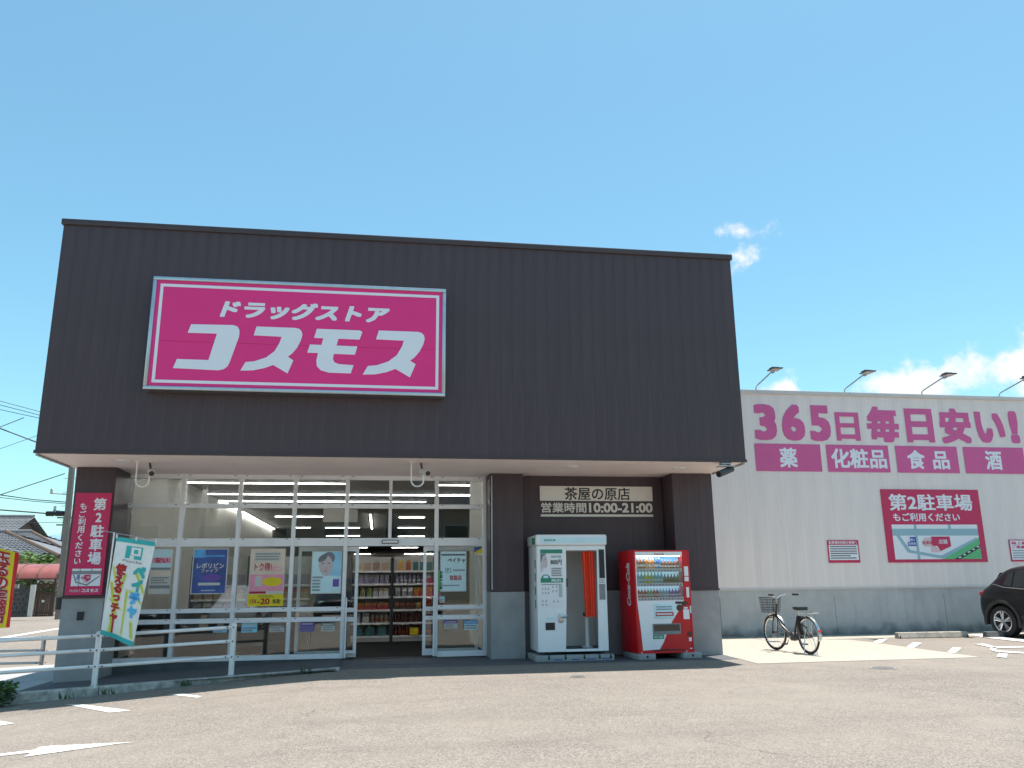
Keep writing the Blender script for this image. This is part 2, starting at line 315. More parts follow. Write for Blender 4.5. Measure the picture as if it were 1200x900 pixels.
def thing(name, label, cat, loc=(0,0,0), rz=0, group=None):
    o = bpy.data.objects.new(name, None); COL.objects.link(o); o.location = loc; o.rotation_euler.z = rz; o.empty_display_size = .1
    return tag(o, label, cat, group)
def box(name, m, parent, x0, x1, y0, y1, z0, z1, b=0, **k): return MB().box(x0, x1, y0, y1, z0, z1, 0, b).build(name, m, parent, smooth=bool(b), **k)
def copy_tree(o, parent=None):
    c = o.copy(); COL.objects.link(c)
    if parent is not None: c.parent = parent; c.matrix_parent_inverse = o.matrix_parent_inverse.copy()
    for ch in list(o.children): copy_tree(ch, c)
    return c
def glyphs(s, weight=.0, shear=.0):
    c = bpy.data.curves.new('t', 'FONT'); c.body = s; c.offset = weight; c.shear = shear; c.resolution_u = 3; c.fill_mode = 'FRONT'
    o = bpy.data.objects.new('t', c); me = bpy.data.meshes.new_from_object(o); bpy.data.objects.remove(o); bpy.data.curves.remove(c)
    return me
def text(s, x0, x1, z0, z1, y, m, parent, weight=.012, shear=0, name='lettering', vertical=False, fn=None, grow=1.0):
    """flat lettering filling the box x0..x1, z0..z1 on the plane y (facing -y); fn maps (x, z) to a curved sheet"""
    parts = []
    if vertical:
        n = len(s); h = (z1-z0)/n
        for i, ch in enumerate(s):
            if ch != ' ': parts.append((ch, x0, x1, z1-(i+1)*h+h*.04, z1-i*h-h*.04))
    else: parts = [(s, x0, x1, z0, z1)]
    V = []; F = []
    for ch, a0, a1, b0, b1 in parts:
        me = glyphs('|' if (vertical and ch == 'ー') else ch, 0, shear); co = [v.co.copy() for v in me.vertices]
        if not co: continue
        xs = [c.x for c in co]; ys = [c.y for c in co]; X0, X1, Y0, Y1 = min(xs), max(xs), min(ys), max(ys)
        sx = (a1-a0)/max(1e-6, X1-X0); sy = (b1-b0)/max(1e-6, Y1-Y0); ox, oy = a0, b0
        if vertical:                                         # keep each glyph's own shape inside its cell
            k = min(a1-a0, b1-b0)/.92*grow; w_, h_ = (X1-X0)*k, (Y1-Y0)*k
            sx = sy = k
            if ch == 'ー': sx = k*2.2; w_ = (X1-X0)*sx
            ox = (a0+a1)/2-w_/2; oy = (b0+b1)/2-h_/2
        kk = 8 if weight > .008 else 0; rw = weight*.9; fx = (X1-X0)/(X1-X0+2*rw); fz = (Y1-Y0)/(Y1-Y0+2*rw); mx_, mz_ = ox+(X1-X0)*sx/2, oy+(Y1-Y0)*sy/2
        for q in range(kk+1):
            a_ = 2*math.pi*q/8; ex, ez = (rw*round(math.cos(a_)*1.2)*sx, rw*round(math.sin(a_)*1.2)*sy) if q < kk else (0, 0); dy = .00012*q; o = len(V)
            for c in co:
                x, z = mx_+(ox+(c.x-X0)*sx-mx_+ex)*fx, mz_+(oy+(c.y-Y0)*sy-mz_+ez)*fz
                if fn: p_ = fn(x, z); V.append((p_[0], p_[1]-dy, p_[2]))
                else: V.append((x, y-dy, z))
            F += [tuple(i+o for i in p.vertices) for p in me.polygons]
        bpy.data.meshes.remove(me)
    me = bpy.data.meshes.new(name); me.from_pydata(V, [], F); me.materials.append(MATS[m])
    return place(me, name, parent)
def sheet(name, m, parent, x0, x1, z0, z1, y, t=.004): return box(name, m, parent, x0, x1, y-t, y, z0, z1)
def scribble(parent, x0, x1, z0, z1, rows, y, m, seed=1, fill=.55, name='small_print'):
    r = random.Random(seed); b = MB(); h = (z1-z0)/rows
    for i in range(rows):
        x = x0; zc = z1-(i+.5)*h; end = x1-(x1-x0)*r.choice((0, 0, .05, .25))
        while x < end:
            w = h*r.uniform(.35, .75); w = min(w, end-x)
            b.add([(x, y, zc-h*fill/2), (x+w*.8, y, zc-h*fill/2), (x+w*.8, y, zc+h*fill/2), (x, y, zc+h*fill/2)], [(0, 1, 2, 3)]); x += w
    return b.build(name, m, parent)
# ------------------------------------------------------------------ setting: ground, pavements, markings
D, YP, YG, YW = 12.934, 14.391, 15.243, 18.731          # fascia, pillar fronts, glazing, white wall
XL, XR, ZB, ZT = -5.06, 6.06, 3.207, 6.92
def sstep(a, b, x): t = min(1, max(0, (x-a)/(b-a))); return t*t*(3-2*t)
def gz(x, y): return -min(.45, max(0, .075*(-.9-x)))*(1-sstep(22, 38, y))
def kt(x): return max(-.27, .03+.0437*min(0, x+.6))     # kerb top / raised walk level
def gat(u, v, dz=.0):
    z = 0.
    for _ in range(25): p = at(u, v, Z=z); z = .5*z+.5*(gz(p.x, p.y)+dz)
    return at(u, v, Z=z)
def axis_steps(lo, hi, st): return list(np.arange(lo, hi+1e-6, st))
gx = [-6000, -2500, -1000, -400, -150, -70, -40, -30]+axis_steps(-24, 24, .75)+[30, 40, 70, 150, 400, 1000, 2500, 6000]
gy = [-6000, -2000, -600, -200, -80, -40, -25]+axis_steps(-15, 45, .75)+[50, 60, 80, 120, 250, 600, 1500, 4000, 9000]
b = MB(); nx = len(gx)
b.add([(x, y, gz(x, y)) for y in gy for x in gx], [(j*nx+i, j*nx+i+1, (j+1)*nx+i+1, (j+1)*nx+i) for j in range(len(gy)-1) for i in range(nx-1)])
b.build('ground', 'asphalt', kind='structure')
def flat_px(name, m, px, dz=.005, kind='structure', parent=None):
    P = [gat(u, v) for u, v in px]; b = MB(); b.add([(p.x, p.y, gz(p.x, p.y)+dz) for p in P], [tuple(range(len(P)))]); return b.build(name, m, parent, kind=kind)
MB().slab([(6.03, 18.75), (6.03, 14.3)]+[tuple(gat(u, v).xy) for u, v in ((888, 778), (1150, 770.5), (1022, 753), (995, 750))]+[(9.6, 17.45), (19.4, 17.45), (19.4, 18.75)], -.1, .006).build('parking_pavement', 'pad_concrete', kind='structure')
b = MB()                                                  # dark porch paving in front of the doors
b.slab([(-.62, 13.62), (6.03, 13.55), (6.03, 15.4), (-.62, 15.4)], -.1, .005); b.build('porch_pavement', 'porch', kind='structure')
walk = MB(); walk2 = MB()
xs = axis_steps(-7.5, -.6, .345)
for x0, x1 in zip(xs[:-1], xs[1:]):
    for y0, y1 in ((13.22, 15.3), (15.3, 18.6)):
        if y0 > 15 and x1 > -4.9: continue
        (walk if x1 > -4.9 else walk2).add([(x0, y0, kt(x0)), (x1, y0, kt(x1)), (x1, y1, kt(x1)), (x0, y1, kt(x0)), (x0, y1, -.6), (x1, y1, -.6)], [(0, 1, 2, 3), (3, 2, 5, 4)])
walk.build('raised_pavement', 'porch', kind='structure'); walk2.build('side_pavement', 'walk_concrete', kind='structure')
kerb = thing('kerb', 'low weathered concrete kerb along the raised walk below the white railing', 'kerb', (0, 0, 0))
xk = [-7.5, -6.3, -5.1, -3.9, -2.7, -1.55, -.55]
for x0, x1 in zip(xk[:-1], xk[1:]):
    g = .006; yk = lambda x: 13.08+.07*(x+5)
    b = MB(); A = []
    for x in (x0+g, x1-g):
        for y, z in ((yk(x)-.0, -.6), (yk(x)+.15, -.6), (yk(x)+.15, kt(x)+.012), (yk(x)+.02, kt(x)+.012), (yk(x), kt(x)-.008)): A.append((x, y, z))
    b.add(A, [(0, 1, 2, 3, 4), (9, 8, 7, 6, 5)]+[(i, (i+1) % 5, 5+(i+1) % 5, 5+i) for i in range(5)]); b.build('kerb_stone', 'kerb_concrete', kerb)
mark = [('painted dash on the shaded asphalt nearest the kerb start', [(75, 825.5), (98, 826), (154, 833), (128, 835.5)]),
        ('short painted dash between railing end and open asphalt', [(197, 814.2), (212, 813.2), (237, 816.3), (232, 818)])]
tag(flat_px('road_marking', 'paint_white', mark[0][1], kind=None), 'long white painted dash on asphalt in front of the white railing', 'road marking', 'lane dashes')
tag(flat_px('road_marking', 'paint_white', mark[1][1], kind=None), 'short white painted dash below the right end of the white railing', 'road marking', 'lane dashes')
tag(flat_px('road_marking', 'paint_white', [(-30, 846.5), (0, 845), (17, 848), (-8, 852)], kind=None), 'white painted dash cut by the left edge of the picture', 'road marking', 'lane dashes')
tag(flat_px('arrow_marking', 'paint_white', [(-60, 892), (0, 884), (38, 879.5), (47, 876), (60, 874.5), (158, 870), (140, 872), (28, 887.5), (37, 882.5), (0, 886.5), (-60, 896)], kind=None), 'white painted arrow on the asphalt at bottom left', 'road marking')
for px, lb in [([(1023, 753.5), (1031, 749), (1041, 749), (1033, 754.2)], 'small white dash left of the wheel stop'), ([(1062, 759), (1070, 753.5), (1080.5, 754), (1071, 760)], 'small white dash below the middle of the wheel stop'),
               ([(1110, 765), (1117, 759), (1127, 760), (1120, 766)], 'small white dash beside the concrete apron tip'), ([(1168, 770.5), (1170.5, 766), (1181, 767), (1180, 771.5)], 'small white dash below the painted symbol by the car')]:
    tag(flat_px('road_marking', 'paint_white', px, .011, kind=None), lb, 'road marking', 'parking bay dashes')
sym = MB()                                                # curved painted symbol by the car
for px in ([(1141, 755.2), (1154, 755), (1166, 758.2), (1200, 757.8), (1200, 759.4), (1166, 760.2), (1152, 757.2)], [(1160, 760), (1164, 758.6), (1172, 760.2), (1166, 761), (1170, 763), (1200, 765), (1200, 766.6), (1168, 764.6), (1161, 762.4)]):
    P = [gat(u, v) for u, v in px]; sym.add([(p.x, p.y, .011) for p in P], [tuple(range(len(P)))])
sym.build('painted_symbol', 'paint_white', label='curved white parking symbol painted on the ground beside the black car', cat='road marking')
tag(flat_px('bay_line', 'paint_white', [(1136, 744.2), (1146, 743.8), (1215, 752), (1215, 754.5), (1160, 748.4)], .011, kind=None), 'white parking bay line running under the black car', 'road marking')
for u, v, r, lb in ((677, 793, .1, 'small dark drain cover on asphalt in front of photo booth'), (1035, 783, .16, 'small dark drain cover in front of the concrete apron')):
    p = gat(u, v); o = thing('drain_cover', lb, 'drain cover', (p.x, p.y, gz(p.x, p.y)+.004), 0, 'drain covers')
    MB().lathe([(r*1.15, 0), (r*1.15, .003), (r, .004)], n=20).build('rim', 'galv', o); MB().lathe([(r*.96, 0), (r*.96, .006)], n=20).build('lid', 'drain_iron', o)
# ------------------------------------------------------------------ store building
bld = thing('drugstore_building', 'dark brown clad drugstore entrance block with long white windowless wing', 'building', (0, YG, 0))
IY = -YG                                                  # building parts use world coordinates shifted to the empty
def bb(name, m, x0, x1, y0, y1, z0, z1, parent=bld, b=0): return box(name, m, parent, x0, x1, y0+IY, y1+IY, z0, z1, b)
def rib_panel(w, h, t, ribs, depth=.0025):                # upright sheet panel, face at y=0, side edges folded back into the joint
    xs_ = [(0, t), (.0045, 0)]
    for k in range(ribs):
        c = w*(k+1)/(ribs+1); xs_ += [(c-.011, 0), (c-.005, depth), (c+.005, depth), (c+.011, 0)]
    xs_ += [(w-.0045, 0), (w, t)]; n = len(xs_)
    return MB().add([(x, y, 0) for x, y in xs_]+[(x, y, h) for x, y in xs_], [(i, i+1, n+i+1, n+i) for i in range(n-1)])
def clad(x0, x1, y, z0, z1, pitch, ribs, m, parent=bld, name='cladding_panel'):
    k = max(1, round((x1-x0)/pitch)); w = (x1-x0)/k; me = rib_panel(w-.001, z1-z0, .0018 if m == 'cladding' else .0015, ribs, .0018).mesh(name, m)
    for i in range(k): place(me, name, parent, (x0+i*w+.0005, y+IY, z0))
# entrance block shell
bb('fascia_wall', 'cladding', XL, XR, D+.002, D+.35, ZB+.03, ZT-.02)
clad(XL, XR, D-.006, ZB+.045, ZT-.07, .2, 0, 'cladding')
bb('drip_edge', 'cladding_trim', XL-.015, XR+.015, D-.02, D+.04, ZB-.0, ZB+.045)
bb('coping', 'cladding_trim', XL-.03, XR+.03, D-.04, YW-.05, ZT-.075, ZT+.02, b=.008)
bb('left_side_wall', 'cladding', XL, XL+.2, D+.352, 30, ZB+.03, ZT-.08); bb('right_side_wall', 'cladding', XR-.2, XR, D+.352, YW+.1, ZB+.03, ZT-.08)
bb('lower_left_wall', 'cladding', -4.93, -4.75, YG+.05, 30, -.3, ZB); bb('lower_right_wall', 'cladding', 5.84, 6.03, 14.85, YW+.1, -.05, ZB)
for k in range(8):                                        # soffit boards
    x0 = XL+.01+k*(XR-XL-.02)/8; bb('soffit_board', 'soffit', x0+.0015, x0+(XR-XL-.02)/8-.0015, D+.045, YG+.12, ZB-.002, ZB+.03)
bb('soffit_edge', 'galv', XL-.004, XL+.03, D+.045, YG-.9, ZB-.03, ZB-.004); bb('soffit_edge', 'galv', XR-.03, XR+.004, D+.045, YG-.9, ZB-.03, ZB-.004)
for u, v in ((145, 540), (670, 547), (795, 549)):
    p = at(u, v, Z=ZB-.01); MB().lathe([(.11, -.012), (.11, 0), (.085, .0), (.085, -.016)], (p.x, p.y+IY, ZB-.004), 20).build('downlight', 'white_paint', bld)
# pillars
for x0, x1, z0 in ((-4.95, -4.335, -.35), (5.27, 6.035, -.02)):
    pl = bb('pillar', 'cladding_trim', x0+.02, x1-.02, YP+.03, YG+.3, z0, ZB-.003)
    bb('pillar_base', 'pillar_concrete', x0, x1, YP, YG-.02 if x0 < 0 else YG-.2, z0, 1.105, pl)
    bb('pillar_trim', 'cladding_trim', x0-.012, x1+.012, YP-.025, YP+.03, 1.108, 1.14, pl)
    clad(x0, x1, YP-.01, 1.14, ZB-.004, .3, 1, 'cladding', pl)
    for xx in (x0, x1): bb('pillar_side', 'cladding', min(xx, xx+(.02 if xx == x0 else -.02)), max(xx, xx+(.02 if xx == x0 else -.02)), YP+.012, YG-.03 if x0 < 0 else YG-.35, 1.14, ZB-.004, pl)
# recess with pilaster
bb('recess_wall', 'cladding_trim', 2.5, 5.3, 14.98, 15.2, 0, ZB-.003)
clad(2.545, 5.265, 14.955, 1.14, ZB-.004, .3, 1, 'cladding'); bb('recess_base', 'pillar_concrete', 2.545, 5.265, 14.93, 14.979, -.02, 1.12)
ps = bb('pilaster', 'cladding_trim', 1.96, 2.53, 14.69, 15.3, 0, ZB-.003)
clad(1.945, 2.54, 14.66, 1.14, ZB-.004, .3, 1, 'cladding', ps); bb('pilaster_base', 'pillar_concrete', 1.945, 2.545, 14.64, 15.2, -.02, 1.12, ps)
bb('pilaster_side', 'cladding', 1.938, 1.957, 14.68, 15.3, 1.14, ZB-.004, ps)
MB().tube([(1.965, 14.62+IY, 3.15), (1.965, 14.62+IY, 1.16)], .012, 6).build('conduit_or_lit_strip', 'galv', ps)
# white wing
XE = 22.0
bb('wing_wall', 'siding', 6.0, XE, YW+.004, YW+.3, .9, 5.82); clad(6.06, XE, YW-.003, 1.085, 5.80, .46, 3, 'siding', name='siding_panel')
bb('wing_coping', 'siding_trim', 5.9, XE+.02, YW-.045, YW+.35, 5.80, 5.90, b=.006); bb('siding_sill', 'siding_trim', 6.0, XE, YW-.03, YW+.02, 1.055, 1.085)
for x0, x1 in ((6.04, 7.86), (7.87, 10.74), (10.75, 13.62), (13.63, 16.5), (16.51, 19.4), (19.41, XE)): bb('base_slab', 'base_concrete', x0, x1, YW+.0, YW+.3, -.05, 1.05)
bb('roof', 'galv', XL+.22, XE, YW+.36, 76, 5.5, 5.7); bb('front_roof', 'galv', XL+.22, XR-.22, D+.36, YW+.3, 6.6, 6.75)
bb('rear_wall', 'siding_trim', XL, XE, 76.01, 76.3, -.1, 5.7); bb('far_side_wall', 'siding_trim', XE-.3, XE-.02, YW+.31, 76, -.1, 5.5); bb('near_side_wall', 'siding_trim', -4.97, -4.76, 30.01, 76, -.1, 5.49)
# inside
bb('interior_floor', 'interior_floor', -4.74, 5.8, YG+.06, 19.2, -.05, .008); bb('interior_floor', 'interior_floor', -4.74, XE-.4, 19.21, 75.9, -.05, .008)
bb('interior_ceiling', 'interior_ceiling', -4.74, 5.8, YG+.2, 19.2, 3.76, 3.82); bb('interior_ceiling', 'interior_ceiling', -4.74, XE-.4, 19.201, 75.9, 3.76, 3.82)
bb('interior_wall', 'interior_wall', -4.74, -4.70, YG+.1, 75.9, 0, 3.75); bb('interior_wall', 'interior_wall', -4.69, XE-.4, 70, 70.1, .01, 3.75)
bb('interior_wall', 'interior_wall', 2.06, 2.16, YG+.1, 19.2, .01, 3.75); bb('interior_bulkhead', 'interior_ceiling', -4.69, 2.05, YG+.1, YG+.19, 3.24, 3.75); bb('interior_wall', 'interior_wall', 2.17, XE-.4, 19.0, 19.2, .01, 3.75)
for i in range(7):                                        # entrance tiles seen through the doors and in front of them
    for j in range(4):
        x0 = -.86+i*.3; y0 = 14.06+j*.3; bb('floor_tile', 'porch', x0+.004, x0+.296, y0+.004, y0+.296, .0, .012)
# glazing
sf = bb('storefront', 'alu', -4.43, -.61, YG-.05, YG+.07, .035, .115)
bb('bottom_rail', 'alu', 1.06, 1.94, YG-.05, YG+.07, .02, .115, sf)
mull = [-4.40, -3.44, -2.47, -1.52, -.60, 1.025, 1.905]
trans = [(.655, .73), (.83, .90), (1.945, 2.085), (2.615, 2.69), (3.13, 3.204)]
for i, x in enumerate(mull): bb('mullion', 'alu', x-.034, x+.034, YG-.062, YG+.082, .033, ZB-.001, sf, .004)
bb('mullion', 'alu', .18-.03, .18+.03, YG-.055, YG+.075, 2.086, 3.13, sf, .004)
cols = list(zip(mull[:-1], mull[1:]))
for a, c in cols:
    door = a == -.60
    for k, (z0, z1) in enumerate(trans):
        if door and k < 2: continue
        bb('transom', 'alu', a+.0345, c-.0345, YG-.05, YG+.06, z0, z1, sf)
        for xs2 in (a+.1, c-.1): bb('screw_cap', 'dark_grey', xs2-.018, xs2+.018, YG-.054, YG-.051, z1-.022, z1-.012, sf)
    zz = [.115]+[q for t_ in trans for q in t_]
    for k in range(0, 10, 2):
        if k > 8 or (door and k < 6): continue
        z0, z1 = zz[k], zz[k+1]
        for p0, p1 in (((a, .15), (.21, c)) if door else ((a, c),)):
            bb('pane', 'glass', p0+.03, p1-.03, YG, YG+.008, z0-.01, z1+.01, sf)
bb('bottom_rail_joint', 'alu', -.565, -.36, YG-.045, YG+.065, .117, .125, sf)
bb('plinth', 'plinth', -4.4, -.62, YG-.03, YG+.06, -.4, .034)
bb('threshold', 'door_floor', -.56, .985, YG-.04, YG+.16, .0, .02)
bb('sensor', 'dark_grey', .04, .34, YG-.09, YG-.051, 1.985, 2.05, b=.006); bb('sensor_cover', 'alu', .055, .325, YG-.094, YG-.089, 1.998, 2.038)
for side, a, c in (('l', -1.42, -.36), ('r', .80, 1.80)):     # sliding leaves, parked open behind the side lights
    y0 = YG+.1; lf = bb('sliding_door', 'alu', a, a+.055, y0, y0+.045, .04, 1.94)
    bb('stile', 'alu', c-.055, c, y0, y0+.045, .04, 1.94, lf)
    for z0, z1 in ((.04, .15), (.64, .715), (.80, .875), (1.86, 1.94)): bb('rail', 'alu', a+.056, c-.056, y0, y0+.045, z0, z1, lf)
    for z0, z1 in ((.15, .64), (.715, .80), (.875, 1.86)): bb('pane', 'glass', a+.05, c-.05, y0+.018, y0+.026, z0, z1, lf)
    hx = -.545 if side == 'l' else .985
    bb('guard_plate', 'alu', hx-.012, hx+.012, YG-.12, YG-.064, .04, 1.05, lf)
# ------------------------------------------------------------------ signs on the building
sg = thing('shop_sign', 'large magenta shop sign with white katakana lettering on dark fascia', 'sign', (-1.3, D, 5.05))
SY = D-.26
SX0, SX1, SZ0, SZ1 = -3.57, .965, 4.155, 5.955
def sl(o): o.location = Vector(o.location)-sg.location if o.location.length > 0 else -sg.location; return o
sl(box('cabinet', 'magenta', sg, SX0+.03, SX1-.03, SY+.012, D-.012, SZ0+.03, SZ1-.03))
for nm, bx in (('frame', (SX0, SX1, SZ1-.055, SZ1)), ('frame', (SX0, SX1, SZ0, SZ0+.055)), ('frame', (SX0, SX0+.055, SZ0+.056, SZ1-.056)), ('frame', (SX1-.055, SX1, SZ0+.056, SZ1-.056))):
    sl(box(nm, 'steel', sg, bx[0], bx[1], SY-.012, D-.02, bx[2], bx[3], .006))
bi = .11
for bx in ((SX0+bi, SX1-bi, SZ1-bi-.045, SZ1-bi), (SX0+bi, SX1-bi, SZ0+bi, SZ0+bi+.045), (SX0+bi, SX0+bi+.045, SZ0+bi+.046, SZ1-bi-.046), (SX1-bi-.045, SX1-bi, SZ0+bi+.046, SZ1-bi-.046)):
    sl(sheet('border', 'sign_white', sg, *bx, SY+.011, .003))
for zz_ in (4.92, ): sl(sheet('panel_joint', 'sign_magenta2', sg, SX0+.16, SX1-.16, zz_, zz_+.006, SY+.011, .0015))
def zp(pts, dx=0, dy=0): return [(lambda p: (p.x, p.z))(at(150+(x+dx)/3, 300+(y+dy)/3, Y=SY+.008)) for x, y in pts]
KO = [(222,240),(370,243),(385,248),(391,258),(392,270),(390,285),(358,372),(350,388),(336,398),(318,402),(158,394),(172,362),(283,366),(313,273),(210,270)]
SU = [(452,248),(590,253),(603,257),(611,266),(613,278),(608,297),(595,322),(577,343),(562,354),(581,367),(561,413),(510,383),(480,394),(440,402),(395,403),(413,373),(445,370),(485,357),(515,335),(533,305),(540,284),(442,279)]
MO = [(664,256),(816,262),(824,268),(814,294),(740,291),(733,315),(806,318),(798,347),(724,344),(720,362),(726,374),(740,380),(793,384),(783,413),(705,410),(678,402),(664,388),(662,368),(668,341),(630,340),(640,311),(680,313),(687,289),(654,288)]
for pl_, dx, dy in ((KO, 0, 0), (SU, 0, 0), (MO, 0, 0), (SU, 430, 14)): sl(MB().prism(zp(pl_, dx, dy), SY+.004, SY+.0105).build('letter', 'sign_white', sg))
q0 = at(257, 375, Y=SY); q1 = at(457, 352, Y=SY); q2 = at(262, 351, Y=SY); q3 = at(452, 380, Y=SY)
sl(text('ドラッグストア', q0.x, q1.x, 5.33, 5.62, SY+.008, 'sign_white', sg, weight=.05, shear=.22))
# store name board in the recess
bd = thing('name_board', 'white and brown board with store name and opening hours in the recess', 'sign', (4.0, 14.94, 2.74))
def on(o, root): o.location = -root.location; return o
on(sheet('board', 'store_sign_white', bd, 2.905, 5.07, 2.742, 3.015, 14.935, .006), bd); on(sheet('board_line', 'store_sign_white', bd, 2.915, 5.065, 2.452, 2.495, 14.935, .006), bd)
on(text('茶屋の原店', 3.37, 4.63, 2.757, 2.997, 14.9275, 'ink_black', bd, .016), bd); on(text('営業時間', 2.925, 3.78, 2.525, 2.71, 14.932, 'store_sign_white', bd, .022), bd); on(text('10:00-21:00', 3.83, 5.06, 2.528, 2.708, 14.932, 'store_sign_white', bd, .035), bd)
# parking sign on left pillar
def map_panel(root, x0, x1, z0, z1, y, full):
    w, h = x1-x0, z1-z0
    def R_(nm, m, a, b_, c, d, k): on(sheet(nm, m, root, x0+a*w, x0+b_*w, z0+c*h, z0+d*h, y-k*.0015, .001), root)
    R_('map_panel', 'sign_white', 0, 1, 0, 1, 0)
    def poly(m, pts, k): on(MB().add([(x0+a*w, y-k*.0015-.001, z0+c*h) for a, c in pts], [tuple(range(len(pts)))]).build('map_shape', m, root), root)
    rd = 'map_blue' if full else 'ink_grey'
    R_('map_road', rd, 0, 1, .68, .88, 1); R_('map_road', rd, .255, .285, 0, 1, 2.2); R_('map_road', rd, .655, .685, .88, 1, 2.2)
    poly(rd, [(.04,.68),(.08,.68),(.18,.27),(.47,.13),(.54,.11),(.97,.62),(.97,.55),(.56,.02),(.5,.03),(.15,.2)], 3)
    if full:
        poly('map_green', [(.53,0),(1,.62),(1,0)], 2.8); poly('ink_black', [(.68,0),(1,.42),(1,.33),(.75,0)], 4)
        for k in range(5): t_ = .06+k*.19; poly('sign_white', [(.70+.3*t_+.005,.40*t_+.015),(.70+.3*t_+.03,.40*t_+.05),(.70+.3*t_+.05,.40*t_+.035),(.70+.3*t_+.025,.40*t_)], 5)
    poly('map_pink', [(.35,.62),(.44,.62),(.47,.42),(.53,.2),(.42,.2),(.42,.36),(.35,.36)], 3.4)
    poly('sign_magenta2', [(.44,.65),(.655,.65),(.66,.37),(.53,.23),(.50,.38),(.44,.38)], 4.2)
    poly('blue', [(.19,.64),(.26,.64),(.26,.38),(.16,.38),(.16,.5),(.19,.5)], 4.4)
    on(text('店舗', x0+.52*w, x0+.62*w, z0+.44*h, z0+.57*h, y-.009, 'sign_white', root), root); on(text('駐車場', x0+.33*w, x0+.45*w, z0+.42*h, z0+.53*h, y-.009, 'sign_magenta2', root), root)
    on(text('第2', x0+.19*w, x0+.245*w, z0+.52*h, z0+.60*h, y-.009, 'sign_white', root), root); on(text('駐車場', x0+.168*w, x0+.25*w, z0+.41*h, z0+.49*h, y-.009, 'sign_white', root), root)
ps_ = thing('pillar_sign', 'tall narrow magenta parking sign with vertical white writing on left pillar', 'sign', (-4.63, YP-.02, 1.9)); YS = YP-.05
on(box('panel', 'sign_magenta2', ps_, -4.905, -4.355, YS, YP-.012, 1.155, 2.775), ps_)
on(text('第2駐車場', -4.62, -4.42, 1.62, 2.70, YS-.003, 'sign_white', ps_, .026, vertical=True), ps_); on(text('もご利用ください', -4.84, -4.70, 1.62, 2.62, YS-.003, 'sign_white', ps_, .02, vertical=True), ps_)
map_panel(ps_, -4.83, -4.395, 1.295, 1.565, YS-.001, False); on(text('ドラッグストア', -4.84, -4.68, 1.2, 1.245, YS-.003, 'sign_white', ps_, .02, .2), ps_); on(text('コスモス', -4.665, -4.41, 1.2, 1.25, YS-.003, 'sign_white', ps_, .04, .25), ps_)
on(box('socket_plate', 'black', ps_, -4.70, -4.60, YP-.012, YP-.002, .77, .9), ps_)
# slogan letters and boards on the white wing
YL = YW-.012
wl = thing('wall_slogan', 'big pink slogan 365 and Japanese characters across top of white wall', 'sign', (12.7, YW, 4.6))
for ch, x0, x1, z0, z1, wt in [('3',9.07,9.66,4.63,5.54,.048),('6',9.80,10.41,4.63,5.555,.048),('5',10.54,11.10,4.63,5.545,.048),('日',11.24,11.89,4.65,5.38,.035),('毎',12.10,12.98,4.63,5.55,.05),('日',13.17,13.95,4.64,5.52,.045),('安',14.14,15.02,4.63,5.55,.05),('い',15.16,15.99,4.66,5.48,.055),('!',16.14,16.40,4.66,5.52,.05)]:
    on(text(ch, x0, x1, z0, z1, YL, 'wall_magenta', wl, wt, name='letter'), wl)
for s, x0, x1, tx0, tx1, look in [('薬', 9.03, 10.76, 9.66, 10.12, 'leftmost'), ('化粧品', 10.92, 12.60, 11.03, 12.52, 'second'), ('食品', 12.80, 14.52, 13.10, 14.26, 'third'), ('酒', 14.70, 16.42, 15.29, 15.76, 'rightmost')]:
    o = thing('category_sign', f'pink wall board with white characters, {look} of four under the slogan', 'sign', ((x0+x1)/2, YW, 4.2), 0, 'category boards under the slogan')
    on(sheet('panel', 'wall_magenta', o, x0, x1, 3.865, 4.545, YL, .006), o)
    if s == '食品': on(text('食', 13.10, 13.58, 3.96, 4.44, YL-.009, 'sign_white', o, .03), o); on(text('品', 13.80, 14.26, 3.96, 4.42, YL-.009, 'sign_white', o, .03), o)
    else: on(text(s, tx0, tx1, 3.96, 4.45, YL-.009, 'sign_white', o, .03), o)
ms = thing('parking_map_sign', 'magenta second parking lot sign with street map on white wall', 'sign', (13.6, YW, 2.5))
on(sheet('panel', 'sign_magenta2', ms, 12.25, 14.945, 1.66, 3.445, YL, .012), ms); on(text('第2駐車場', 12.44, 14.73, 2.92, 3.33, YL-.015, 'sign_white', ms, .024), ms); on(text('もご利用ください', 12.51, 14.33, 2.655, 2.86, YL-.015, 'sign_white', ms, .025), ms)
map_panel(ms, 12.44, 14.78, 1.735, 2.575, YL-.0125, True)
for x0, x1, lb in ((10.69, 11.51, 'small red bordered notice on white wall above the bicycle'), (15.605, 16.5, 'small red bordered notice on white wall above the black car')):
    o = thing('wall_notice', lb, 'notice', (x0, YW, 1.9), 0, 'red bordered notices')
    on(sheet('panel', 'sign_magenta2', o, x0, x1, 1.665, 2.2, YL, .008), o)
    if x0 < 12:
        on(sheet('print_area', 'sign_white', o, x0+.03, x1-.03, 1.73, 2.09, YL-.0085, .002), o); on(text('駐車場利用者の皆様へ', x0+.04, x1-.04, 2.11, 2.18, YL-.010, 'sign_white', o, .02), o); scribble(o, x0+.06, x1-.06, 1.75, 2.075, 6, YL-.0115, 'ink_black', 3, .5).location = -o.location
    else:
        on(sheet('print_area', 'sign_white', o, x0+.03, x1-.03, 1.71, 2.18, YL-.0085, .002), o); on(text('路上駐車は', x0+.06, x1-.1, 2.08, 2.155, YL-.0115, 'sign_magenta2', o, .03), o); on(text('ご遠慮下さい', x0+.06, x1-.06, 1.985, 2.06, YL-.0115, 'sign_magenta2', o, .03), o); scribble(o, x0+.06, x1-.06, 1.73, 1.96, 4, YL-.0115, 'ink_grey', 5, .5).location = -o.location
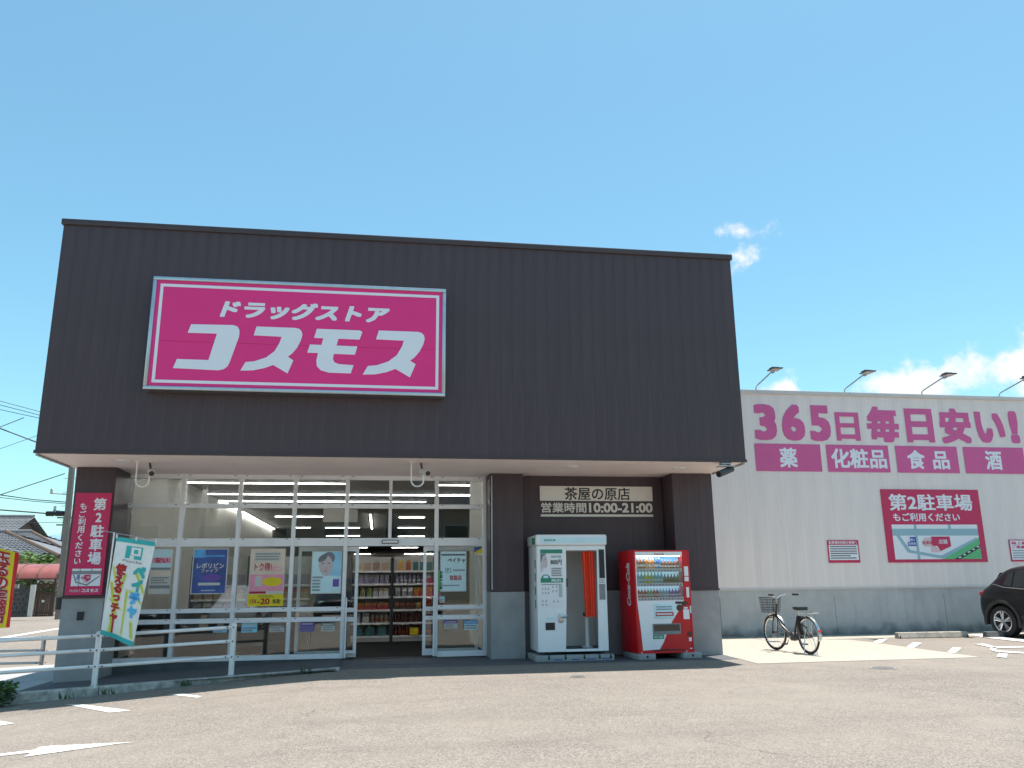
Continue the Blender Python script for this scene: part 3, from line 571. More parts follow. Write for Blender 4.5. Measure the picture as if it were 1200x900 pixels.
# roof floodlights
for k, (x, lb) in enumerate(((9.2, 'roof floodlight nearest the dark entrance block'), (11.6, 'roof floodlight second from the dark entrance block'), (13.76, 'roof floodlight above the parking map sign'), (16.0, 'roof floodlight at the right edge of the picture'))):
    o = thing('floodlight', lb, 'floodlight', (x, YW+.02, 5.9), 0, 'floodlights along the white wall')
    MB().tube([(0, 0, -.02), (0, -.02, .06), (0, -.1, .1), (0, -.95, .25)], .018, 6).build('arm', 'galv', o, smooth=True)
    h = MB().box(-.13, .13, -1.25, -.92, .245, .27, 0, .008); h.box(-.09, .09, -1.12, -.95, .275, .315, 0, .01); h.build('lamp_head', 'dark_grey', o, smooth=True)
    MB().box(-.11, .11, -1.22, -.95, .238, .244).build('lens', 'off_white', o); MB().box(-.03, .03, -1.0, -.9, .2, .3).build('bracket', 'galv', o)
# security cameras under the soffit
def cctv(x, y, lb, pipe, rz):
    o = thing('security_camera', lb, 'camera', (x, y, ZB-.003), rz, 'security cameras under the soffit')
    if pipe:
        pts = [(0, 0, 0), (0, 0, -.30)]+[(.1-.1*math.cos(a), 0, -.30-.1*math.sin(a)) for a in np.linspace(.3, math.pi, 8)]+[(.2, 0, -.24)]
        MB().tube(pts, .012, 8).build('pipe_bracket', 'white_paint', o, smooth=True); MB().lathe([(.04, -.012), (.04, 0)], n=12).build('ceiling_plate', 'white_paint', o)
        B = MB().rod((.17, .16, -.13), (.26, -.12, -.20), .05, 12); B.build('camera_body', 'off_white', o, smooth=True); MB().rod((.258, -.115, -.199), (.263, -.13, -.203), .04, 12).build('lens', 'black', o); MB().rod((.2, 0, -.25), (.21, .01, -.17), .02, 8).build('joint', 'white_paint', o)
        MB().rod((.16, .1, 0), (.18, .12, -.11), .018, 8).build('cable', 'dark_grey', o)
    else:
        MB().box(-.09, .09, -.05, .05, -.035, 0, 0, .008).build('ceiling_plate', 'galv', o, smooth=True); MB().rod((.06, 0, -.03), (.08, 0, -.12), .03, 10).build('joint', 'dark_grey', o)
        MB().rod((.12, .02, -.10), (-.17, -.1, -.21), .055, 12).build('camera_body', 'dark_grey', o, smooth=True); MB().rod((-.165, -.098, -.208), (-.185, -.106, -.215), .048, 12).build('lens', 'black', o); MB().box(-.14, .13, -.1, .06, -.075, -.06).build('sun_shade', 'galv', o)
cctv(.48, 13.35, 'white security camera on a hooked pipe above the sliding doors', True, 0); cctv(-3.83, 13.7, 'white security camera on a hooked pipe above the left panes', True, 0); cctv(5.72, 13.0, 'grey security camera at the right end of the soffit', False, 0)
# ------------------------------------------------------------------ inside the store: lights, shelves, goods
YI = lambda u, v: at(u, v, Z=3.7).y
ordn = ['first', 'second', 'third', 'fourth', 'fifth', 'sixth', 'seventh', 'eighth', 'ninth']
SEG = [(152, 567, 405, 'long tube light at top left behind the upper panes'), (512, 569.5, 566, 'short tube light at top right behind the upper panes'), (187, 580.5, 566, 'long tube light below the topmost one'), (252, 588.5, 500, 'third tube light row behind the upper panes'), (322, 606, 412, 'tube light in the middle of second pane row'),
       (467, 607, 498, 'upper of three short tube lights right of the door axis'), (342, 619, 364, 'short tube light left of the door axis, lower row'), (381, 619, 422, 'tube light just left of the door axis'), (466, 619, 498, 'middle of three short tube lights right of the door axis'), (382, 628.5, 422, 'lowest tube light left of the door axis'), (466, 629, 498, 'lowest of three short tube lights right of the door axis'),
       (418, 642, 431, 'tube light seen at top left of the open doorway'), (459, 642, 490, 'tube light seen at top right of the open doorway'), (419, 655, 436, 'far tube light at left of the open doorway'), (482, 655, 498, 'far tube light at right of the open doorway'), (467, 657.5, 492, 'farthest tube light seen in the open doorway')]
SEG = [(at(a, v, Z=3.7), at(c, v, Z=3.7), l) for a, v, c, l in SEG]+[(Vector((-4.4, 17.0, 0)), Vector((1.9, 17.0, 0)), 'added unseen tube light just inside the glass front, brightening the entrance'), (Vector((-4.4, 18.9, 0)), Vector((1.9, 18.9, 0)), 'added unseen tube light brightening the shelves facing the door')]  # last two rows are unseen lamps, added to brighten the shelves
for a, c, lb in SEG:
    x0, x1, y = a.x, c.x, min((a.y+c.y)/2, 69)
    o = thing('ceiling_light', lb, 'ceiling light', ((x0+x1)/2, y, 3.757), 0, 'tube lights across the ceiling')
    L_ = (x1-x0)/2; MB().box(-L_, L_, -.05, .05, -.03, 0).build('housing', 'white_paint', o); MB().box(-L_+.02, L_-.02, -.025, .025, -.05, -.031).build('tube', 'tube_light', o)
for x, lb in ((-4.62, 'tube light running along left wall of store'), (-.35, 'tube light running into the store behind the doors')):
    o = thing('ceiling_light', lb, 'ceiling light', (x, 26, 3.757)); y0 = 25.2 if x < -2 else 30
    MB().box(-.05, .05, y0-26, 12, -.03, 0).build('housing', 'white_paint', o); MB().box(-.025, .025, y0-25.95, 11.9, -.05, -.031).build('tube', 'tube_light', o)
def product(kind, w, h, d, cols):
    b = MB()
    if kind == 'box': b.box(-w/2, w/2, -d/2, d/2, 0, h*.62, 0); b.box(-w/2, w/2, -d/2, d/2, h*.622, h, 1)
    elif kind == 'bottle': b.lathe([(w/2, 0), (w/2, h*.62), (w*.18, h*.84), (w*.16, h*.86)], n=8); b.lathe([(w*.19, h*.86), (w*.19, h)], n=8, mi=1); b.lathe([(w*.51, h*.24), (w*.51, h*.42)], n=8, mi=1)
    else: b.add([(-w/2,-d/2,0),(w/2,-d/2,0),(w/2,d/2,0),(-w/2,d/2,0),(-w*.48,-.01,h*.8),(w*.48,-.01,h*.8),(w*.48,.01,h*.8),(-w*.48,.01,h*.8)], [(0,3,2,1),(0,1,5,4),(2,3,7,6),(1,2,6,5),(3,0,4,7),(4,5,6,7)]); b.box(-w*.3, w*.3, -.012, .012, h*.8, h, 1)
    return b.mesh('product', cols)
for nm, c in dict(p_tan=(.35,.25,.17), p_violet=(.22,.2,.3), p_green=(.14,.2,.06), p_red=(.4,.06,.04), p_orange=(.45,.2,.04), p_teal=(.04,.16,.17), p_white=(.5,.5,.48), p_wine=(.11,.025,.022), p_grey=(.22,.22,.23), p_blue=(.08,.14,.33), p_yell=(.5,.4,.05), p_cyan=(.1,.38,.5), p_brown=(.13,.07,.04)).items(): mat(nm, c, .45, .3, 18); vary(nm, .28, .04)
def shelf_unit(x0, x1, y, rows, label, goods, detailed=True):
    o = thing('shelf_unit', label, 'shelf', ((x0+x1)/2, y, .008), 0, 'store shelf units'); w = (x1-x0)/2
    MB().box(-w, w, .42, .45, 0, 1.9).build('back_panel', 'shelf_metal', o)
    for s in (-1, 1): MB().box(s*w-.02, s*w+.02, -.0, .45, 0, 1.88).build('upright', 'dark_grey', o)
    zz = [.12+.29*k for k in range(rows)]
    MB().box(-w+.021, w-.021, 0, .41, .0, .10).build('kick_plate', 'shelf_metal', o)
    for k, z in enumerate(zz):
        s_ = MB().box(-w+.021, w-.021, 0.0, .41, z-.02, z).build('shelf', 'shelf_metal', o)
        MB().box(-w+.021, w-.021, -.012, -.001, z-.035, z+.008).build('price_rail', 'white_paint', s_)
        if not goods: continue
        for (kind, pw, ph, cols, txt, f0, f1) in goods[k]:
            me = product(kind, pw, ph, .1, cols); xa, xb = x0+.05+f0*(x1-x0-.1), x0+.05+f1*(x1-x0-.1); n = max(1, int((xb-xa)/(pw*1.1))); st = (xb-xa)/n
            for i in range(n):
                q = place(me, txt.split('|')[0].replace(' ', '_'), None, (xa+(i+.5)*st, y+.07+random.uniform(0, .02), z+.009), random.uniform(-.1, .1), label=txt.split('|')[1], cat=txt.split('|')[0].split(' ')[-1], group=txt.split('|')[1][:40])
    return o
GL = [[('pouch', .19, .25, ['p_teal', 'p_green'], 'refill pouch|teal refill pouch on bottom shelf of left unit in doorway', 0, 1)],
      [('box', .15, .23, ['p_white', 'p_grey'], 'carton|pale carton on second lowest shelf of left unit in doorway', 0, .5), ('bottle', .08, .2, ['p_tan', 'p_red'], 'small bottle|tan bottle on second lowest shelf of left unit in doorway', .5, 1)],
      [('box', .12, .16, ['p_red', 'p_orange'], 'packet|red packet on third lowest shelf of left unit in doorway', 0, 1)],
      [('pouch', .11, .2, ['p_green', 'p_yell'], 'snack pouch|olive pouch on fourth lowest shelf of left unit in doorway', 0, .55), ('box', .1, .2, ['p_white', 'p_tan'], 'carton|cream carton on fourth lowest shelf of left unit in doorway', .55, 1)],
      [('box', .1, .21, ['p_violet', 'p_grey'], 'packet|violet packet on fifth lowest shelf of left unit in doorway', 0, 1)],
      [('pouch', .16, .24, ['p_tan', 'p_white'], 'snack pouch|beige pouch on top shelf of left unit in doorway', 0, 1)]]
GR = [[('bottle', .075, .25, ['p_wine', 'p_red'], 'sauce bottle|dark bottle on bottom shelf of right unit in doorway', 0, 1)],
      [('bottle', .07, .24, ['p_wine', 'p_brown'], 'sauce bottle|dark bottle on second lowest shelf of right unit in doorway', 0, 1)],
      [('box', .1, .15, ['p_brown', 'p_orange'], 'packet|brown and orange packet on third lowest shelf of right unit in doorway', 0, 1)],
      [('box', .11, .2, ['p_grey', 'p_white'], 'carton|grey carton on fourth lowest shelf of right unit in doorway', 0, .5), ('box', .13, .2, ['p_red', 'p_orange'], 'carton|red carton on fourth lowest shelf of right unit in doorway', .5, 1)],
      [('bottle', .08, .22, ['p_violet', 'p_white'], 'small bottle|greyish bottle on fifth lowest shelf of right unit in doorway', 0, .8), ('box', .09, .2, ['p_red', 'p_white'], 'packet|red packet on fifth lowest shelf of right unit in doorway', .8, 1)],
      [('pouch', .12, .25, ['p_orange', 'p_yell'], 'snack pouch|orange pouch on top shelf of right unit in doorway', .05, .45), ('pouch', .12, .25, ['p_teal', 'p_white'], 'snack pouch|green and white pouch on top shelf of right unit in doorway', .45, 1)]]
shelf_unit(-.62, .30, 19.75, 6, 'stocked shelf unit at left of the open doorway', GL); shelf_unit(.33, 1.30, 19.75, 6, 'stocked shelf unit at right of the open doorway', GR)
box('price_card', 'yellow', None, .74, .93, 19.70, 19.73, .14, .30, label='yellow price card hanging on the lowest shelf in the doorway', cat='card')
GX = lambda tx: [[('box', .17, .22, [c1, c2], f'{nm}|{cn} {nm} on {r_} of shelf unit {tx}', 0, 1)] for c1, c2, cn, nm, r_ in (('p_brown', 'p_tan', 'brown', 'carton', 'lowest shelf'), ('p_grey', 'p_white', 'grey', 'carton', 'second shelf up'), ('p_blue', 'p_white', 'blue', 'packet', 'third shelf up'), ('p_tan', 'p_red', 'tan', 'packet', 'fourth shelf up'), ('p_violet', 'p_grey', 'violet', 'carton', 'fifth shelf up'))]
for x0, x1, y, tx in ((-3.9, -2.75, 18.6, 'behind the dark blue poster'), (-2.6, -1.45, 19.0, 'behind the pink poster')):
    shelf_unit(x0, x1, y, 5, f'stocked shelf unit deep inside {tx}', GX(tx))
for k, (x, y, z0_, h_, m_, lb) in enumerate(((-3.55, 17.6, 2.25, .95, 'off_white', 'white hanging strip sign behind the second upper pane'), (-1.05, 22.5, 2.9, .5, 'off_white', 'white hanging board above the aisles left of the door'))):
    o = thing('hanging_sign', lb, 'hanging sign', (x, y, 3.757), 0, 'hanging signs inside the store'); w_ = .05 if k == 0 else .45
    MB().box(-w_, w_, -.01, .01, z0_-3.757, z0_+h_-3.757).build('panel', m_, o)
    for sx in (-.8, .8): MB().rod((sx*w_, 0, 0), (sx*w_, 0, z0_+h_-3.757), .004, 4).build('cord', 'steel', o)
ct = thing('filler_counter', 'added dark counter inside, darkening the low left panes', 'counter', (-2.9, 16.6, .008))  # invented counter, put in so the low panes read dark
MB().box(-1.5, 1.6, 0, .55, .78, .82, 0, .006).build('counter_top', 'dark_grey', ct, smooth=True); MB().box(-1.48, 1.58, .02, .06, 0, .779).build('front_panel', 'black', ct)
for x in (-1.46, 1.52): MB().box(x, x+.04, .07, .53, 0, .779).build('side_panel', 'black', ct)
# ------------------------------------------------------------------ posters on the glass (inside face showing out)
YQ = YG-.003
def poster(label, x0, x1, z0, z1, bg_, paint, cat='poster', name='window_poster', group='posters on the storefront glass'):
    o = thing(name, label, cat, ((x0+x1)/2, YQ, z0), 0, group); on(sheet('paper', bg_, o, x0, x1, z0, z1, YQ, .003), o); paint(o, x0, x1-x0, z0, z1-z0); return o
def S(o, m, x0, w, z0, h, a, b_, c, d, k=1): on(sheet('printed_area', m, o, x0+a*w, x0+b_*w, z0+c*h, z0+d*h, YQ-.003-k*.0008, .0006), o)
def T(o, s, m, x0, w, z0, h, a, b_, c, d, k=3, wt=.02): on(text(s, x0+a*w, x0+b_*w, z0+c*h, z0+d*h, YQ-.004-k*.0008, m, o, wt), o)
def ell(o, m, x0, w, z0, h, a, c, ra, rc, k=2, rot=0, nm='printed_area'):
    P_ = [(a*w+math.cos(t)*ra*w*math.cos(rot)-math.sin(t)*rc*h*math.sin(rot), c*h+math.cos(t)*ra*w*math.sin(rot)+math.sin(t)*rc*h*math.cos(rot)) for t in np.linspace(0, 2*math.pi, 20)[:-1]]
    on(MB().add([(x0+p[0], YQ-.004-k*.0008, z0+p[1]) for p in P_], [tuple(range(len(P_)))]).build(nm, m, o), o)
def p_blue(o, x0, w, z0, h):
    S(o, 'navy', x0, w, z0, h, .03, .97, .02, .98); S(o, 'poster_blue', x0, w, z0, h, .03, .35, .8, .98, 2); S(o, 'poster_blue', x0, w, z0, h, .1, .9, .82, .85, 3)
    T(o, 'レボリビン', 'store_sign_white', x0, w, z0, h, .13, .9, .56, .68); T(o, 'ファイブ', 'poster_cream', x0, w, z0, h, .26, .74, .47, .55); S(o, 'off_white', x0, w, z0, h, .2, .82, .19, .25, 3); scribble(o, x0+.3*w, x0+.7*w, z0+.06*h, z0+.1*h, 1, YQ-.0065, 'off_white').location = -o.location; ell(o, 'purple', x0, w, z0, h, .55, .36, .3, .08, 2)
def p_pink(o, x0, w, z0, h):
    S(o, 'poster_cream', x0, w, z0, h, .02, .98, .55, .99); S(o, 'off_white', x0, w, z0, h, .12, .88, .78, .94, 2); scribble(o, x0+.15*w, x0+.85*w, z0+.79*h, z0+.93*h, 3, YQ-.0065, 'ink_grey', 4).location = -o.location
    S(o, 'poster_pink', x0, w, z0, h, .02, .98, .26, .545, 1); T(o, 'トク得!', 'deep_red', x0, w, z0, h, .14, .62, .61, .75); T(o, 'クーポン', 'poster_pink', x0, w, z0, h, .3, .94, .59, .7, 4); ell(o, 'yellow', x0, w, z0, h, .66, .42, .28, .08, 3); S(o, 'off_white', x0, w, z0, h, .18, .36, .34, .52, 3)
    S(o, 'deep_red', x0, w, z0, h, .03, .5, .215, .255, 2); S(o, 'off_white', x0, w, z0, h, .5, .97, .215, .255, 2); S(o, 'yellow', x0, w, z0, h, 0, 1, 0, .205, 2); T(o, '-20', 'deep_red', x0, w, z0, h, .28, .62, .03, .135, 5, .03); T(o, 'アプリクーポン', 'ink_black', x0, w, z0, h, .3, .72, .145, .19, 5); T(o, '15%', 'deep_red', x0, w, z0, h, .07, .25, .05, .12, 5); T(o, '毎週!', 'ink_black', x0, w, z0, h, .7, .92, .04, .12, 5)
def p_face(o, x0, w, z0, h):
    S(o, 'poster_pale', x0, w, z0, h, .02, .98, .02, .98); S(o, 'sky_blue', x0, w, z0, h, .5, .98, .42, .98, 2)
    ell(o, 'hair', x0, w, z0, h, .56, .84, .2, .14, 3, .2); ell(o, 'skin', x0, w, z0, h, .47, .66, .23, .25, 4, .12); ell(o, 'hair', x0, w, z0, h, .36, .84, .18, .07, 5, .7)
    for a in (.37, .57): ell(o, 'hair', x0, w, z0, h, a, .71, .055, .013, 6)
    ell(o, 'lips', x0, w, z0, h, .47, .53, .07, .016, 6); ell(o, 'poster_pink', x0, w, z0, h, .475, .61, .03, .03, 5)
    S(o, 'purple', x0, w, z0, h, .72, .92, .16, .34, 4); scribble(o, x0+.05*w, x0+.4*w, z0+.05*h, z0+.42*h, 5, YQ-.008, 'ink_grey', 8).location = -o.location
def p_pay(o, x0, w, z0, h):
    S(o, 'poster_pale', x0, w, z0, h, .02, .98, .02, .98); scribble(o, x0+.05*w, x0+.97*w, z0+.87*h, z0+.95*h, 1, YQ-.0065, 'ink_black', 2).location = -o.location
    T(o, 'ペイチャ', 'ink_black', x0, w, z0, h, .28, .95, .71, .83, 3, .03); S(o, 'green_ink', x0, w, z0, h, .2, .4, .47, .58, 2); S(o, 'poster_pale', x0, w, z0, h, .22, .38, .48, .57, 3); T(o, 'P', 'blue', x0, w, z0, h, .26, .34, .49, .56, 5); scribble(o, x0+.5*w, x0+.95*w, z0+.49*h, z0+.56*h, 1, YQ-.0065, 'ink_grey', 6).location = -o.location
    T(o, '取扱店', 'deep_red', x0, w, z0, h, .36, .82, .28, .40, 4, .03); scribble(o, x0+.1*w, x0+.95*w, z0+.12*h, z0+.18*h, 1, YQ-.0065, 'ink_grey', 9).location = -o.location
def p_notes(o, x0, w, z0, h):
    S(o, 'poster_pale', x0, w, z0, h, .03, .97, .53, .98); S(o, 'poster_pink', x0, w, z0, h, .08, .92, .68, .8, 2); T(o, '安い', 'deep_red', x0, w, z0, h, .2, .8, .68, .8, 4); S(o, 'ink_grey', x0, w, z0, h, .05, .95, .53, .58, 2); S(o, 'poster_cream', x0, w, z0, h, .03, .97, .40, .5, 2); S(o, 'ink_grey', x0, w, z0, h, .03, .97, .12, .19, 2); scribble(o, x0+.1*w, x0+.9*w, z0+.22*h, z0+.38*h, 3, YQ-.0065, 'ink_grey', 3).location = -o.location
def px_rect(u0, v0, u1, v1): a = at(u0, v0, Y=YQ); c = at(u1, v1, Y=YQ); return a.x, c.x, c.z, a.z
poster('dark blue poster on the glass, between the flag and the pink poster', *px_rect(227, 643, 264.5, 696), 'off_white', p_blue)
poster('pink and yellow coupon poster on the storefront glass', *px_rect(294, 643, 331.5, 710), 'off_white', p_pink)
poster('pale blue poster with a face beside the sliding door', *px_rect(366, 646, 399.5, 695.5), 'off_white', p_face)
poster('pale blue payment poster right of the sliding doors', *px_rect(516, 646, 546.5, 693), 'off_white', p_pay)
poster('stacked paper notices on the glass right of the teal flag', *px_rect(178, 643, 199, 696), 'off_white', p_notes)
g = poster('fluorescent green vertical sticker beside the payment poster', *px_rect(514, 668, 520, 692), 'fluoro', lambda o, x0, w, z0, h: on(text('営業中自動', x0+w*.15, x0+w*.85, z0+h*.05, z0+h*.95, YQ-.006, 'ink_black', o, .02, vertical=True), o), 'sticker', 'window_sticker', 'stickers on the storefront glass')
def tiny(mt, hd):
    def f(o, x0, w, z0, h): S(o, hd, x0, w, z0, h, 0, 1, .62, 1); scribble(o, x0+.08*w, x0+.92*w, z0+.08*h, z0+.58*h, 2, YQ-.0065, mt, int(x0*100) % 50).location = -o.location; scribble(o, x0+.1*w, x0+.9*w, z0+.68*h, z0+.92*h, 1, YQ-.0065, 'off_white', 3).location = -o.location
    return f
for r_, bgm, hd, lb in (((283.5, 730, 301, 741), 'sky_blue', 'sky_blue', 'light blue sticker on low pane right of the railing end'), ((316, 733, 333, 740.5), 'off_white', 'ink_grey', 'white sticker on low pane under the coupon poster'), ((352, 729, 368, 740), 'purple', 'purple', 'purple sticker on low pane under the face poster'), ((377, 730, 392, 739.5), 'off_white', 'ink_grey', 'white sticker on low pane next to the purple one'),
                        ((250, 734, 266, 741), 'sky_blue', 'navy', 'bluish sticker on low pane behind the railing'), ((520.5, 727, 536, 736.5), 'off_white', 'purple', 'purple and white sticker on low pane right of the doors'), ((544, 727, 560, 738), 'poster_pale', 'poster_blue', 'blue white sticker on low pane by the right frame'), ((515, 699, 521, 706), 'off_white', 'sky_blue', 'tiny square sticker below the green sticker')):
    poster(lb, *px_rect(*r_), bgm, tiny('ink_grey', hd), 'sticker', 'window_sticker', 'stickers on the storefront glass')
poster('small yellow and navy security sticker at top right of the glazing', *px_rect(555.5, 641, 566, 650.5), 'yellow', lambda o, x0, w, z0, h: (on(MB().add([(x0+.02*w, YQ-.005, z0+h), (x0+w, YQ-.005, z0+h), (x0+.02*w, YQ-.005, z0+.3*h)], [(0, 1, 2)]).build('printed_area', 'navy', o), o), S(o, 'off_white', x0, w, z0, h, 0, 1, 0, .25, 2)), 'sticker', 'window_sticker', 'stickers on the storefront glass')
# ------------------------------------------------------------------ photo booth
BX, BY = 2.645, 13.98
bt = thing('photo_booth', 'white instant photo booth with red curtain standing by the recess', 'photo booth', (BX, BY, .0))
bw, bh, bd_, z0 = 1.205, 2.05, .80, .15
MB().box(.0, .0+.035, .03, bd_, z0, 1.885, 0, .008).build('side_panel', 'booth_white', bt, smooth=True)
MB().box(bw-.035, bw, .03, bd_, z0, 1.885, 0, .008).build('side_panel', 'booth_white', bt, smooth=True)
MB().box(.036, bw-.036, bd_-.03, bd_, z0, 1.88).build('back_panel', 'booth_in', bt); MB().box(.036, bw-.036, .03, bd_-.031, z0, z0+.035).build('floor', 'dark_grey', bt)
fl = MB().prism([(0, z0), (.47, z0), (.50, 1.0), (.515, 1.885), (0, 1.885)], 0, .029).build('front_panel', 'booth_white', bt, bevel=.004)
fr = MB().prism([(1.03, z0), (bw, z0), (bw, 1.885), (1.055, 1.885)], 0, .029).build('front_panel', 'booth_white', bt, bevel=.004)
MB().box(.471, 1.029, 0, .029, z0, z0+.04).build('sill', 'booth_white', bt); MB().box(.516, 1.054, 0, .029, 1.805, 1.885).build('lintel', 'booth_white', bt)
MB().prism([(.40, z0+.036), (.46, z0+.036), (.505, 1.80), (.44, 1.80)], .06, .5).build('inner_partition', 'booth_in', bt)
hd = MB().box(-.02, bw+.02, -.06, bd_+.01, 1.888, bh+.02, 0, .03).build('header', 'booth_white', bt, smooth=True)
MB().box(.06, bw-.0, -.066, -.061, 1.925, bh-.03).build('light_panel', 'poster_pale', hd); MB().box(-.026, -.021, .03, .3, 1.91, bh-.03).build('green_label', 'green_ink', hd)
text('証明写真', .12, .32, 1.955, 1.99, -.0675, 'green_ink', hd, .02)
for k in range(4): MB().box(-.004, -.001, .12, .19, .85+.22*k, .99+.22*k).build('side_letter', 'green_ink', bt)
# printed poster on left front panel
pt_ = MB().box(.06, .445, -.004, -.0005, .85, 1.82).build('poster', 'vend_white', bt)
MB().box(.06, .445, -.006, -.0045, 1.755, 1.82).build('poster_band', 'green_ink', pt_); MB().box(.06, .445, -.006, -.0045, 1.27, 1.345).build('poster_band', 'green_ink', pt_)
def bell(m, cx, cz, ra, rc, y): MB().add([(cx+ra*math.cos(t), y, cz+rc*math.sin(t)) for t in np.linspace(0, 2*math.pi, 22)[:-1]], [tuple(range(21))]).build('poster_shape', m, pt_)
bell('hair', .115, 1.665, .052, .08, -.0048)
fc = [(.062,1.735),(.10,1.745),(.14,1.735),(.168,1.70),(.176,1.655),(.19,1.615),(.18,1.603),(.184,1.575),(.176,1.565),(.176,1.545),(.165,1.515),(.135,1.505),(.115,1.52),(.105,1.48),(.062,1.44)]
MB().add([(x, -.0056, z) for x, z in fc], [tuple(range(len(fc)))]).build('poster_shape', 'skin', pt_)
MB().add([(x, -.0062, z) for x, z in [(.062,1.75),(.15,1.755),(.16,1.735),(.11,1.715),(.085,1.64),(.062,1.6)]], [tuple(range(6))]).build('poster_shape', 'hair', pt_)
bell('hair', .148, 1.658, .018, .006, -.0064); bell('lips', .168, 1.556, .013, .008, -.0064)
text('証明写真', .25, .42, 1.68, 1.72, -.0055, 'ink_grey', pt_, .02); text('800円', .235, .43, 1.565, 1.65, -.0055, 'ink_black', pt_, .03); scribble(pt_, .25, .43, 1.37, 1.52, 4, -.0055, 'ink_grey', 4, .7)
bell('green_ink', .15, 1.345, .075, .06, -.0049); bell('poster_pale', .15, 1.36, .045, .03, -.0056); text('美肌', .24, .42, 1.285, 1.33, -.0065, 'vend_white', pt_, .02)
for cx, cz in ((.09, 1.17), (.14, 1.17), (.19, 1.17), (.09, 1.1), (.14, 1.1), (.19, 1.1), (.09, .97), (.15, .97), (.09, .91), (.15, .91), (.27, 1.13), (.33, 1.13), (.27, 1.2), (.33, 1.2), (.28, .96), (.35, .96)):
    MB().box(cx-.012, cx+.012, -.0055, -.0045, cz-.016, cz+.016).build('sample_photo', 'sample_grey', pt_)
scribble(pt_, .37, .43, 1.03, 1.23, 6, -.0055, 'green_ink', 7); scribble(pt_, .08, .42, 1.225, 1.255, 1, -.0055, 'ink_grey', 2)
hdl = MB().box(.355, .43, -.03, -.001, .62, .76, 0, .015).build('door_latch', 'steel', bt, smooth=True); MB().rod((.39, -.03, .70), (.51, -.05, .72), .016, 8).build('latch_lever', 'steel', hdl, smooth=True)
MB().box(.13, .29, -.006, -.001, .50, .62).build('photo_outlet', 'ink_black', bt); MB().box(.15, .27, -.003, -.001, .66, .70).build('instruction_label', 'poster_pale', bt); MB().box(.505, .525, -.012, .04, 1.2, 1.34).build('coin_slot', 'ink_black', bt)
mr1 = MB().box(1.08, 1.185, -.005, -.0005, 1.33, 1.82).build('mirror_frame', 'ink_grey', bt); MB().box(1.09, 1.175, -.007, -.0055, 1.34, 1.81).build('mirror', 'black', mr1)
mr2 = MB().box(1.075, 1.18, -.005, -.0005, .98, 1.24).build('mirror_frame', 'ink_grey', bt); MB().box(1.085, 1.172, -.007, -.0055, .99, 1.23).build('mirror', 'ink_grey', mr2); scribble(bt, 1.08, 1.18, 1.25, 1.32, 2, -.002, 'ink_grey', 5)
cv = MB(); nu, nv = 60, 12                               # red curtain in folds
for j in range(nv+1):
    t = j/nv; zc = 1.79-t*(1.79-.70); xa, xb = .80+.035*t, 1.01+.015*t
    for i in range(nu+1):
        s = i/nu; cv.v.append((xa+(xb-xa)*s+.006*math.sin(s*40), .055+.028*math.sin(s*math.pi*2*4.5+.5*math.sin(t*3))*(1-.35*t)+.02*t, zc-.012*math.sin(s*9)))
for j in range(nv):
    for i in range(nu): a = j*(nu+1)+i; cv.f.append((a, a+1, a+nu+2, a+nu+1))
cv.m = [0]*len(cv.f); cv.build('curtain', 'red_orange', bt, smooth=True); MB().rod((.52, .055, 1.80), (1.05, .055, 1.80), .01, 8).build('curtain_rail', 'steel', bt)
so_ = MB().lathe([(.10, z0+.036), (.10, z0+.05), (.035, z0+.065), (.03, .70)], (.935, .38, 0), 16).build('stool_post', 'vend_white', bt, smooth=True); MB().lathe([(.08, .70), (.085, .73), (.08, .76)], (.955, .38, 0), 20).build('stool_seat', 'dark_grey', so_, smooth=True)
for x in (.08, bw-.08):
    for y in (.08, bd_-.08): MB().rod((x, y, .10), (x, y, z0), .03, 8).build('foot', 'dark_grey', bt)
bp = thing('booth_plinth', 'flat grey concrete plinth with steel clamps under the photo booth', 'plinth', (BX-.06, BY-.09, .005))
for k in range(2): MB().box(0+k*.0, 1.33, k*.42, .40+k*.42, 0, .095, 0, .01).build('slab', 'walk_concrete', bp, smooth=True)
for x in (.22, .50, .82, 1.08, 1.27): MB().rod((x, -.006, .05), (x, -.0, .05), .02, 8).build('clamp_bolt', 'black', bp); MB().box(x-.012, x+.012, -.003, .04, .05, .1).build('clamp', 'dark_grey', bp)
for x in (.30, .60, .86, 1.12): scribble(bp, x, x+.15, .015, .045, 1, -.003, 'blue', int(x*50))
# ------------------------------------------------------------------ vending machine
vm = thing('vending_machine', 'red drink vending machine with lit white display beside the photo booth', 'vending machine', (4.30, 13.82, 0), math.radians(5))
vw, vd, vz, vh = 1.03, .72, .105, 1.80
MB().box(0, .03, 0, vd, vz, vh, 0, .006).build('side_panel', 'red_paint', vm, smooth=True); MB().box(vw-.03, vw, 0, vd, vz, vh, 0, .006).build('side_panel', 'red_paint', vm, smooth=True)
MB().box(.031, vw-.031, .2, vd, vz, vh-.003).build('cabinet', 'red_paint', vm); MB().box(.031, vw-.031, .01, .199, vh-.03, vh-.003).build('top_panel', 'red_paint', vm)
MB().box(.031, vw-.031, .005, .199, vz, .955).build('lower_door', 'red_paint', vm); MB().box(.90, vw-.031, .004, .199, .956, vh-.031).build('right_column', 'red_paint', vm)
MB().box(.031, .9, .002, .03, vh-.1, vh-.031).build('header_strip', 'vend_white', vm); MB().box(.031, .0455, .004, .19, .956, vh-.101).build('display_edge', 'vend_white', vm)
text('Coca-Cola', .38, .56, vh-.085, vh-.05, .0005, 'deep_red', vm, .02, .3)
dbk = MB().box(.046, .899, .17, .198, .956, vh-.101).build('display_back', 'lit_blue', vm); MB().box(.44, .899, .166, .1695, 1.49, vh-.101).build('backdrop_print', 'lit_deep', dbk)
